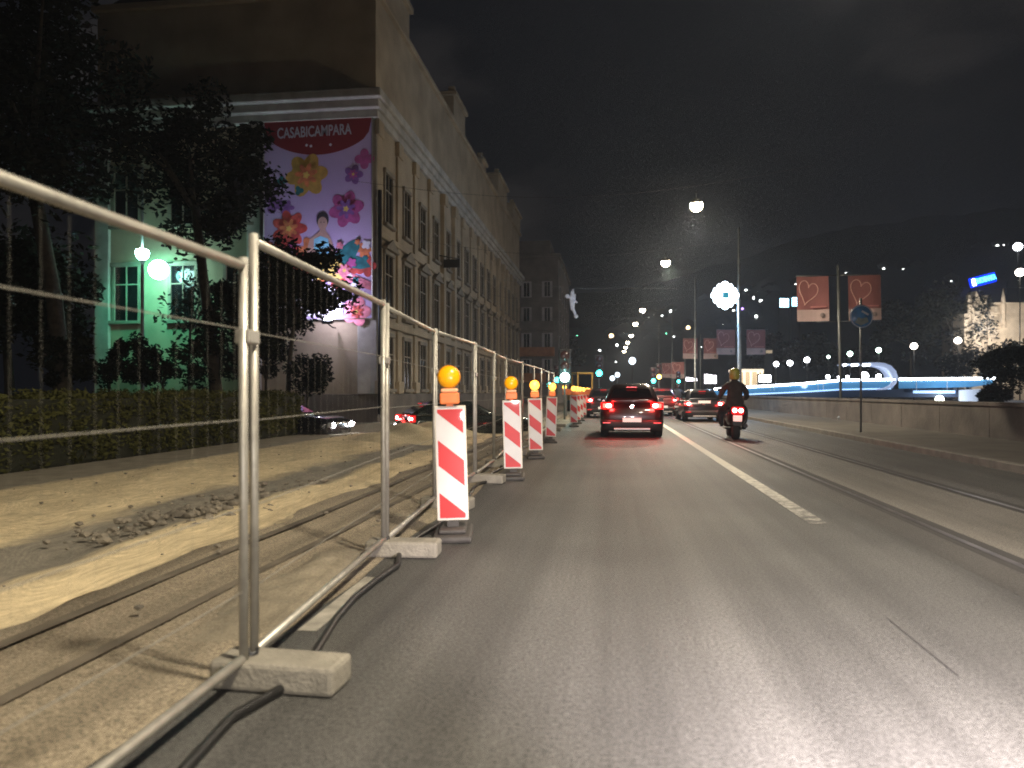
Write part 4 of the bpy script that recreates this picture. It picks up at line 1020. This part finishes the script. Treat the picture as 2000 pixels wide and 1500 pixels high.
# ================================================================== BRIDGE
M['led'] = mat('white_handrail_light', (1, 1, 1), .3, emit=(.86, .93, 1), es=7)
M['led2'] = mat('blue_edge_light', (.5, .7, 1), .3, emit=(.38, .62, 1), es=1.1)
M['bglass'] = mat('blue_lit_glass', (.05, .16, .30), .12, emit=(.05, .18, .36), es=.55, c2=(.07, .20, .32), scale=.6)
M['bconc'] = mat('white_bridge_steel', (.50, .52, .55), .5, var=.08)
M['bloop'] = mat('pale_loop_ribbon', (.60, .64, .74), .4, emit=(.42, .52, .80), es=.42)
BYY = 85
def bp(px, py, y=BYY): return atY(px, py, y)
br = thing('footbridge', 'white steel footbridge with a looping ribbon, its handrail lit blue white', 'bridge', bp(1400, 775))
bo = br.location
A0, A1 = bp(1395, 760), bp(1748, 741); B1 = bp(1948, 739)
def rel(p, dy=0): return Vector((p.x - bo.x, p.y - bo.y + dy, p.z - bo.z))
b = MB(); b.tube([rel(A0), rel(bp(1560, 750)), rel(bp(1640, 743)), rel(A1)], .115, 8); b.make('handrail_light', M['led'], br)
b = MB(); b.tube([rel(bp(1756, 741)), rel(B1)], .13, 8); b.make('handrail_light', M['led'], br)
def quadstrip(name, top, bot, m, th=.12, dy=0):
    b = MB(); rr = []
    for t_, b_ in zip(top, bot):
        rr.append([rel(t_, dy - th / 2), rel(t_, dy + th / 2), rel(b_, dy + th / 2), rel(b_, dy - th / 2)])
    b.loft(rr)
    for f in b.bm.faces: f.smooth = False
    return b.make(name, m, br)
quadstrip('glass_panel', [bp(1395, 761), bp(1560, 752), bp(1640, 745), bp(1750, 743)], [bp(1395, 772), bp(1560, 765), bp(1640, 760), bp(1745, 758)], M['bglass'], .06, .1)
quadstrip('glass_panel', [bp(1756, 743), bp(1900, 742), bp(1946, 741)], [bp(1756, 759), bp(1900, 756), bp(1938, 750)], M['bglass'], .06, .1)
b = MB(); b.tube([rel(bp(1395, 773.5)), rel(bp(1560, 766)), rel(bp(1640, 761)), rel(bp(1740, 759))], .07, 6); b.make('edge_light', M['led2'], br)
quadstrip('deck', [bp(1390, 774), bp(1560, 767), bp(1640, 762), bp(1750, 760), bp(1948, 760)], [bp(1390, 782), bp(1560, 779), bp(1640, 776), bp(1750, 776), bp(1948, 775)], mat('dark_blue_deck', (.03, .05, .09), .6), 3.2, 1.8)
lp_ = []
for px, py in ((1648, 712), (1680, 711), (1712, 711), (1726, 713), (1737, 718), (1745, 727), (1748, 737), (1746, 747), (1739, 755), (1728, 759), (1712, 761)): lp_.append(rel(bp(px, py)))
b = MB(); rr = []
for i, p in enumerate(lp_):
    t_ = (lp_[min(i + 1, len(lp_) - 1)] - lp_[max(i - 1, 0)]).normalized(); nrm = Vector((-t_.z, 0, t_.x)); k = math.sin(math.pi * i / (len(lp_) - 1)); w = .05 + .22 * max(0, k)
    rr.append([p + nrm * w + Vector((0, -.1, 0)), p + nrm * w + Vector((0, 2.4, 0)), p - nrm * w + Vector((0, 2.4, 0)), p - nrm * w + Vector((0, -.1, 0))])
b.loft(rr); b.make('loop', M['bloop'], br)
for px0, px1 in ((1646, 1652), (1662, 1674), (1684, 1698)):
    b = MB(); b.tube([rel(bp(px0, 713.5), -.15), rel(bp(px1, 712.5), -.15)], .12, 6); b.make('loop_lamp', M['led'], br)
for px in (1505, 1512, 1598, 1608, 1644, 1683, 1790, 1850): 
    b = MB(); b.tube([rel(bp(px, 743 if px > 1600 else 751), .0), rel(bp(px, 763), .0)], .035, 5); b.make('post', M['bconc'], br)
quadstrip('abutment_light', [bp(1782, 763), bp(1862, 763)], [bp(1782, 768), bp(1862, 768)], M['led2'], .2, -.3)
quadstrip('abutment', [bp(1868, 762), bp(1935, 758)], [bp(1868, 792), bp(1893, 792)], M['bconc'], .3, -.6)
light('POINT', 'abutment_light_source', bp(1880, 776, BYY - 3.0), 500, (.72, .82, 1), br, .3)
light('POINT', 'abutment_light_source', bp(1600, 752, BYY - 3.0), 160, (.5, .7, 1), br, .3)
p = bp(1835, 780)
b = MB(); b.ball((0, 0, 0), .42, 12); b.tube([(0, 0, -.2), (0, .2, -4)], .08, 6)
tag(b.make('bollard_light', mat('pale_yellow_light', (1, 1, .9), .3, emit=(.95, 1, .82), es=6), None, p), 'pale lamp glowing low under the right half of the bridge', 'lamp')

# ================================================================== FAR BANK
M['wlamp'] = mat('white_park_lamp', (1, 1, 1), .3, emit=(.93, .96, 1), es=14); M['glamp'] = mat('greenish_park_lamp', (.8, 1, .9), .3, emit=(.72, 1, .86), es=11); M['warm'] = mat('warm_park_lamp', (1, .9, .8), .3, emit=(1, .90, .78), es=14)
for i, (px, py, d, m, r, lab) in enumerate([(1516, 711, 112, 'wlamp', 5, 'white park lamp right of the lit pavilion'), (1543, 709, 108, 'wlamp', 5.5, 'second white park lamp right of the lit pavilion'), (1576, 703, 104, 'wlamp', 5.5, 'third white park lamp right of the lit pavilion'),
        (1618, 697, 108, 'glamp', 3, 'small greenish park lamp among the far trees'), (1660, 691, 100, 'glamp', 5, 'greenish white park lamp above the bridge loop'), (1716, 684, 98, 'glamp', 5, 'greenish white park lamp right above the curve of the loop'),
        (1785, 676, 96, 'warm', 6.5, 'warm white park lamp right of the bridge loop'), (1871, 665, 94, 'warm', 6.5, 'warm white park lamp below the floodlit gable'), (1992, 532, 100, 'warm', 8, 'tall warm lamp at the right edge above the beige building'),
        (1988, 482, 150, 'wlamp', 8, 'highest white lamp at the right edge'), (1617, 736, 96, 'wlamp', 4, 'low white lamp behind the left half of the bridge'), (1638, 737, 97, 'wlamp', 2.5, 'tiny low white lamp left of the loop'), (1655, 736, 97, 'wlamp', 3, 'tiny low lamp inside the loop'), (1688, 734, 97, 'wlamp', 8, 'wide low white light inside the loop'), (1716, 735, 97, 'wlamp', 5, 'low white light at the right inside the loop')]):
    q = atd(px, py, d); rr_ = r / 1500 * d; gz = -.02
    t = thing('park_lamp', lab, 'park lamp', (q.x, q.y, gz), group='lamps across the river')
    b = MB(); b.tube([(0, 0, 0), (0, 0, q.z - gz - rr_ * .5)], [.09, .06], 6); b.make('post', M['dark'], t)
    b = MB(); b.ball((0, 0, q.z - gz), rr_, 12, (1, 1, .95)); b.make('globe', M[m], t)
M['cream'] = mat('floodlit_cream_stone', (.45, .38, .29), .9, var=.2, scale=.8, bump=.3, bscale=4)
# floodlit gable house and beige building
g0 = atd(1915, 640, 112)
gb = thing('gabled_house', 'floodlit pale pointed gable with pinnacles below the blue sign', 'building', (g0.x, g0.y, 0), YAW)
def gx(px): return (px - 1915) / 1500 * 112
def gz_(py): return H + (766 - py) / 1500 * 112
b = MB(); b.prism([(gx(1898), -.0), (gx(1922), -.0), (gx(1922), gz_(600)), (gx(1907), gz_(568)), (gx(1898), gz_(600))], 0, 2.2); b.make('gable', M['cream'], gb)
for px in (1896.5, 1926):
    b = MB(); b.tube([(gx(px), .4, 0), (gx(px), .4, gz_(588)), (gx(px), .4, gz_(576))], [.32, .30, .5], 8); b.make('pinnacle', M['cream'], gb)
b = MB(); b.b2(gx(1885), gx(1897), .2, 3, 0, gz_(612)); b.make('side_wing', M['cream'], gb)
b = MB()
for k in range(5): b.b2(gx(1930) + .04 * k, gx(1944) + .12 * k, .1 - .05 * k, 4, gz_(622 - 0) - 4 + k * .0 + (k * (gz_(598) - gz_(622) + 4) / 5), gz_(622) - 4 + ((k + 1) * (gz_(598) - gz_(622) + 4) / 5) - .02, .05)
b.make('stepped_wing', M['cream'], gb)
b = MB(); b.b2(gx(1944.5), gx(2100), .4, 14, 0, gz_(594)); b.make('wall', M['cream'], gb)
b = MB(); b.b2(gx(1944), gx(2101), .1, 14.2, gz_(594) + .01, gz_(590), .05); b.tube([(gx(1962), .3, gz_(640)), (gx(1962), .3, gz_(585)), (gx(1962), .3, gz_(562))], [.3, .3, .05], 8); b.make('parapet', M['cream'], gb)
light('POINT', 'facade_floodlight', atd(1910, 640, 106), 3500, (1, .93, .86), gb, .3)
light('POINT', 'facade_floodlight', atd(1985, 655, 107), 900, (1, .86, .70), gb, .3)
# blue rooftop sign
M['blu'] = mat('blue_sign_face', (.0, .05, .5), .4, emit=(.0, .03, .95), es=1.6); M['cy'] = mat('cyan_letters', (.1, .7, 1), .4, emit=(.10, .75, 1), es=3.2); M['wh'] = mat('white_logo', (1, 1, 1), .4, emit=(.95, .97, 1), es=7)
s0 = atd(1919, 547, 170)
bs = thing('rooftop_sign', 'glowing blue rooftop sign with cyan letters at the upper right', 'sign', s0, YAW)
ang = R(14.5)
k_ = 170 / 1500
b = MB(); b.box((0, 0, 0), (52 * k_, .6, 19 * k_), Matrix.Rotation(-ang, 3, 'Y'), .2); b.make('sign_face', M['blu'], bs)
for nm, body, x, sz, m in (('logo', 'I', -19.5, 17, 'wh'), ('lettering', 'UNION', -6.5, 9.2, 'cy'), ('lettering', 'BANKA', 12.5, 9.2, 'cy')):
    if nm == 'logo':
        b = MB(); b.box((x * k_ * math.cos(ang), -.4, x * k_ * math.sin(ang)), (6.5 * k_, .2, 13 * k_), Matrix.Rotation(-ang, 3, 'Y'), .15); b.make('logo', M['wh'], bs)
    else: text(nm, body, sz * 1.45 * k_, M[m], bs, (x * k_ * math.cos(ang), -.45, x * k_ * math.sin(ang)), (R(90), -ang, 0), .05, .05, sx=.52)
light('POINT', 'sign_glow', (s0.x, s0.y - 3, s0.z), 300, (.05, .15, 1), bs, .5)
tw = thing('office_tower', 'dark office block carrying the blue sign', 'building', (s0.x + 1, s0.y + 5, 0), YAW)
b = MB(); b.b2(-9, 9, -4, 10, -.1, s0.z - 19 * k_ * .75); b.make('wall', M['dark'], tw)
b = MB(); b.tube([(-4, -4, s0.z - 3), (-4, -4.6, s0.z)], .12, 6); b.tube([(4, -4, s0.z - 3), (4, -4.6, s0.z)], .12, 6); b.make('sign_frame', M['dark'], tw)
# pavilion, shop lights
pv0 = gnd(1463, 135, 0)
pv = thing('pavilion', 'small lit pavilion with pale columns behind the rider', 'building', pv0, YAW)
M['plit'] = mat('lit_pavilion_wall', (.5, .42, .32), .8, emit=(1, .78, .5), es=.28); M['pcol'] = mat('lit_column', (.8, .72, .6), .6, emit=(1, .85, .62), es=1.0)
q = 135 / 1500
def pz(py): return H + (766 - py) * q
b = MB(); b.b2(-25 * q, 26 * q, 1, 4, 0, pz(726)); b.make('wall', M['plit'], pv)
b = MB(); b.b2(-27 * q, 28 * q, -.6, 4.2, pz(726) + .01, pz(721), .05); b.make('roof', M['pcol'], pv)
for dx in (-24, -10, 3, 17, 25): b = MB(); b.tube([(dx * q, -.2, 0), (dx * q, -.2, pz(726))], .22, 8); b.make('column', M['pcol'], pv)
M['shop'] = mat('lit_shop_window', (1, .95, 1), .4, emit=(.98, .92, 1), es=4)
M['cyl'] = mat('cyan_lit_panel', (.6, .9, 1), .4, emit=(.40, .80, 1), es=5)
for px0, px1, py0, py1, d, m, lab in [(1376, 1400, 731, 749, 120, 'shop', 'white lit shop front left of the rider'), (1340, 1362, 737, 744, 118, 'shop', 'long thin white lit window above the grey saloon'), (1483, 1506, 733, 746, 120, 'wlamp', 'bright white shop window right of the rider, below the pavilion'),
        (1523, 1541, 583, 600, 180, 'cyl', 'cyan white lit panel left of the heart banners'), (1547, 1562, 581, 598, 180, 'cyl', 'smaller cyan white lit panel touching the left heart banner'), (1496, 1509, 684, 690, 120, 'plit', 'small warm lit canopy right of the middle heart banner')]:
    a_ = atd(px0, py1, d); c_ = atd(px1, py0, d)
    t = thing('lit_panel', lab, 'lit panel', ((a_.x + c_.x) / 2, (a_.y + c_.y) / 2, 0), YAW)
    w_ = (px1 - px0) / 1500 * d; n = max(1, int(w_ / .55))
    b = MB(); b.b2(-w_ / 2 - .15, w_ / 2 + .15, .05, .6, max(0, a_.z - 8), c_.z + .2); b.make('surround', M['dark'], t)
    b = MB()
    for k in range(n): b.b2(-w_ / 2 + w_ * k / n, -w_ / 2 + w_ * (k + 1) / n - .07, -.02, .04, a_.z, c_.z - (.25 * ((k * 7) % 3) / 3 if m == 'shop' else 0)); 
    b.make('lit_face', M[m], t)
# far-off houses whose windows dot the hillside
M['house'] = mat('unlit_house_wall', (.02, .018, .016), .9); 
WIN = {'w': ('pale white', mat('lit_window_white', (1, 1, 1), .5, emit=(.95, 1, .96), es=5)), 'y': ('warm yellow', mat('lit_window_warm', (1, .8, .5), .5, emit=(1, .72, .38), es=5)), 'v': ('violet', mat('lit_window_violet', (.6, .4, 1), .5, emit=(.5, .3, 1), es=3.5)), 'o': ('orange', mat('lit_window_orange', (1, .5, .2), .5, emit=(1, .5, .2), es=4)), 'g': ('green', mat('lit_window_green', (.3, 1, .6), .5, emit=(.2, 1, .55), es=3.5))}
dots = [(1273, 618, 'w', 3), (1267, 622, 'w', 2.5), (1310, 608, 'w', 3), (1293, 617, 'w', 2), (1284, 630, 'w', 3), (1271, 636, 'w', 3), (1287, 640, 'w', 1.6), (1300, 644, 'y', 4), (1302, 651, 'g', 2), (1275, 646, 'y', 3.4), (1263, 648, 'v', 3), (1316, 658, 'w', 2), (1344, 640, 'y', 4), (1194, 656, 'y', 4.4), (1211, 652, 'y', 3.4), (1217, 648, 'w', 2.2), (1219, 652, 'w', 1.6), (1224, 647, 'w', 2), (1205, 674, 'w', 2.6), (1171, 685, 'w', 2.6), (1200, 699, 'w', 3), (1272, 669, 'v', 2.6), (1203, 707, 'w', 1.6),
        (1117, 655, 'w', 3.4), (1127, 657, 'g', 2.4), (1109, 696, 'w', 3), (1457, 567, 'w', 2.6), (1478, 572, 'w', 3), (1488, 562, 'w', 3), (1494, 559, 'w', 3.4), (1500, 556, 'w', 2.2), (1473, 582, 'w', 3.4), (1486, 588, 'w', 3.4), (1487, 582, 'w', 2.4), (1465, 600, 'w', 1.8), (1474, 609, 'w', 2.4), (1477, 618, 'w', 3), (1450, 603, 'v', 2.6), (1433, 607, 'w', 2.6), (1430, 603, 'w', 1.6), (1376, 588, 'w', 1.6), (1412, 636, 'w', 3), (1358, 674, 'w', 3), (1374, 661, 'w', 1.8), (1402, 679, 'w', 2.6), (1369, 678, 'w', 1.6), (1554, 556, 'w', 2), (1652, 535, 'w', 3), (1726, 525, 'w', 2.2), (1765, 517, 'w', 1.7), (1764, 526, 'w', 1.7), (1791, 523, 'w', 1.8), (1909, 487, 'w', 2.2), (1948, 480, 'w', 2.8), (1960, 479, 'w', 2), (1502, 571, 'w', 1.5), (1513, 571, 'w', 1.5), (1858, 549, 'w', 1.4), (1512, 585, 'w', 1.4), (1918, 675, 'w', 1.6)]
protos = {}
for px, py, c, s in dots:
    e = (766 - py) / 1500; em = emax(px); k = 1.5 * em - e
    r = min(640, 360 * em / k) if k > .02 else 640
    p = ray(px, py) * r + Vector((0, 0, H))
    if c not in protos:
        t = thing('hillside_house', '', 'house', (0, 0, 0))
        b = MB(); b.b2(-3.2, 3.2, .05, 6, -3.2, 2.4); wl_ = b.make('wall', M['house'], t)
        b = MB(); b.prism([(-3.6, 2.41), (3.6, 2.41), (0, 4.6)], -.3, 6.3); b.make('roof', M['house'], t)
        b = MB(); b.prism([(math.cos(2 * math.pi * q_ / 8) * .5, math.sin(2 * math.pi * q_ / 8) * .5) for q_ in range(8)], -.04, .04); b.make('lit_window', WIN[c][1], t)
        protos[c] = t; first = True
    else: t = copy_tree(protos[c]); first = False
    t['label'] = 'small dark house on the hillside showing one %s lit window' % WIN[c][0]
    t['group'] = 'houses with %s windows on the dark hillside' % WIN[c][0]
    t.location = p - Vector((0, 0, 0)); t.rotation_euler = (0, 0, YAW - math.atan((px - 1000) / 1500))
    for ch in t.children:
        if ch.name.startswith('lit_window'):
            kk = s / 1500 * r * 2.0; ch.scale = (kk, 1, kk)

# ================================================================== TRAFFIC LIGHTS, DIGGER, ORNAMENT
M['tgreen'] = mat('traffic_light_green', (.2, 1, .9), .3, emit=(.06, .95, .85), es=7); M['twhite'] = mat('bright_signal', (.9, 1, 1), .3, emit=(.75, 1, .95), es=14); M['tamber'] = mat('traffic_light_amber', (1, .7, .2), .3, emit=(1, .62, .12), es=8); M['unlit'] = mat('unlit_signal_lens', (.05, .02, .02), .2)
def signal(px, py, d, lab, m, size=1.0, lens='lower', glow=0):
    q = atd(px, py, d); t = thing('traffic_light', lab, 'traffic light', (q.x, q.y, .0), YAW, group='traffic lights ahead')
    s = size; zc_ = q.z
    b = MB(); b.tube([(0, .12, 0), (0, .12, zc_ + .7 * s)], .05, 8); b.make('pole', M['steel'], t)
    b = MB(); b.box((0, .02, zc_ + .3 * s), (.34 * s, .18, .98 * s), None, .05); b.make('signal_box', M['dark'], t)
    for k, mm in ((0, m), (1, M['unlit']), (2, M['unlit'])):
        b = MB(); b.ball((0, -.08, zc_ + .3 * s * k), .13 * s, 14, (1, .35, 1)); b.make('signal_lens', mm, t)
    if glow: light('POINT', 'signal_glow', (q.x, q.y - .5, q.z), glow, (.3, 1, .9), t, .1)
    return t
signal(1103, 737, 36, 'bright blue white signal on a pole beside the far striped boards', M['twhite'], 1.7, glow=40)
signal(1073, 752, 52, 'teal signal light behind the fence, left one of a pair', M['tgreen'], 1.3); signal(1088, 742, 54, 'teal signal light behind the fence, right one of a pair', M['tgreen'], 1.4)
signal(1170, 729, 62, 'teal signal light left of the hanging street lamps', M['tgreen'], 1.9); signal(1276, 744, 66, 'teal signal light above the maroon car', M['tgreen'], 1.5); signal(1325, 745, 50, 'dark traffic light seen edge on with a green slit', M['tgreen'], .8)
signal(1287, 736, 70, 'amber signal light above the maroon car', M['tamber'], 1.6)
for i, (px, py, d, r) in enumerate([(1235, 705, 90, 7), (1206, 732, 95, 5), (1196, 739, 96, 5)]):
    q_ = atd(px, py, d); t = thing('globe_lamp', ['large pale blue globe lamp above the hatchback', 'right one of two small pale blue globe lamps left of the large one', 'left one of two small pale blue globe lamps near the queue'][i], 'globe lamp', (q_.x, q_.y, 0), group='pale blue globe lamps')
    b = MB(); b.tube([(0, 0, 0), (0, 0, q_.z - .2)], .06, 6); b.make('post', M['dark'], t); b = MB(); b.ball((0, 0, q_.z), r / 1500 * d, 14); b.make('globe', mat('pale_blue_globe', (.8, .9, 1), .4, emit=(.74, .88, 1), es=2.4), t)
M['yel'] = mat('digger_yellow', (.52, .28, .03), .5, var=.2, scale=2)
q_ = gnd(1137, 52, 0)
dg_ = thing('excavator', 'small yellow excavator standing behind the far striped boards', 'excavator', q_, R(20))
b = MB(); b.loft([[(x, y, z) for x, y in rrect(w, -l, l, .2)] for z, w, l in ((.75, .85, 1.2), (1.2, .9, 1.25), (1.45, .8, 1.1))]); b.make('body', M['yel'], dg_)
for s in (-1, 1): b = MB(); b.loft([[(s * .75 + x, y, z) for x, y in rrect(.2, -l, l, .15)] for z, l in ((.02, .95), (.2, 1.25), (.5, 1.25), (.72, 1.0))]); b.make('track', M['rubber'], dg_)
b = MB()
for x in (-.55, .45):
    for y in (-.75, .55): b.b2(x - .05, x + .05, y - .05, y + .05, 1.45, 2.5, .01)
b.b2(-.62, .52, -.82, .62, 2.5, 2.62, .03); b.make('cab', M['yel'], dg_)
b = MB(); b.b2(-.5, .4, -.72, -.70, 1.6, 2.45); b.make('cab_window', M['pane'], dg_)
b = MB(); b.tube([(.75, .9, 1.2), (.8, 2.3, 2.3), (.8, 3.2, 1.4)], [.14, .16, .1], 8); b.tube([(.8, 3.2, 1.4), (.8, 2.9, .5)], .12, 8); b.make('boom', M['yel'], dg_)
b = MB(); b.loft([[(.8 + x, 2.8 + y, z) for x, y in rrect(.3, -l, l, .06)] for z, l in ((.1, .12), (.3, .3), (.55, .3))]); b.make('bucket', M['dark'], dg_)
q_ = gnd(1134, 40.5, 0)
ob = thing('barrier', 'orange barrier beam with a yellow lamp behind the far row of boards', 'barrier', q_, R(8))
b = MB(); b.b2(-.95, .95, -.04, .04, 1.15, 1.45, .01); b.make('beam', M['orange'], ob); b = MB(); b.b2(-.8, -.72, -.04, .04, 0, 1.14); b.b2(.72, .8, -.04, .04, 0, 1.14); b.make('leg', M['steel'], ob)
b = MB(); b.ball((-.85, 0, 1.55), .11, 12); b.make('lamp', M['lens_on'], ob)
q_ = atd(1119, 592, 58)
M['orn'] = mat('pale_unlit_ornament', (.62, .60, .62), .6, var=.1, emit=(.8, .78, .85), es=.10)  # the ornament is unlit, its faint glow is put into the material
orn = thing('hanging_ornament', 'pale unlit star shaped ornament hanging over the left side of the street', 'ornament', q_, R(25))
b = MB()
for pts, r0 in (([(0, 0, 1.05), (.05, 0, .3), (.0, 0, -.4), (.28, 0, -1.1)], .13), ([(-.5, 0, .55), (0, 0, .25), (.35, 0, .05)], .12), ([(-.1, 0, .9), (-.15, 0, .2), (-.1, 0, -.55)], .12), ([(.2, 0, .7), (.12, 0, -.1)], .1)):
    b.tube(pts, [r0 * .5] + [r0] * (len(pts) - 2) + [r0 * .45], 7)
b.ball((.25, 0, -.98), .16, 10); b.ball((-.45, 0, .5), .17, 10); b.ball((0, 0, .1), .2, 10)
b.make('star_body', M['orn'], orn)
b = MB(); b.tube([(-7.0, 0, 1.6), (0, 0, 1.1), (9, 0, 1.5)], .012, 5); b.make('hanging_wire', M['wire'], orn)

# ================================================================== unseen front spots: own headlights and added fills
for s, pw in ((-.62, 90), (.62, 200)):
    light('SPOT', 'unseen_front_spot', (.1 + s, .55, .68), pw, (1, .93, .92), None, .09, aim=(.55 + s * 1.6, 9.0, -.25), cone=84, blend=.9)
light('SPOT', 'unseen_front_spot', (1.25, 1.0, .95), 2900, (1, .88, .92), None, .12, aim=(1.25, 2.95, 0), cone=86, blend=1)  # added spot imitating a windscreen reflection as a pool on the road
light('SPOT', 'unseen_front_spot', (-.5, .6, .68), 700, (1, .95, .92), None, .09, aim=(-1.2, 30, .45), cone=17, blend=.8)  # narrow beam added to brighten the far boards
if HAZE:
    b = MB(); b.b2(-240, 400, -30, 800, -4.5, 260)
    hm = bpy.data.materials.new('haze'); hm.use_nodes = True; t_ = hm.node_tree; t_.nodes.remove(t_.nodes['Principled BSDF'])
    pv_ = t_.nodes.new('ShaderNodeVolumePrincipled'); pv_.inputs['Density'].default_value = HAZE; pv_.inputs['Color'].default_value = (.74, .84, 1.0, 1); pv_.inputs['Anisotropy'].default_value = .45
    t_.links.new(pv_.outputs['Volume'], t_.nodes['Material Output'].inputs['Volume'])
    struct(b.make('haze', hm), 'stuff')
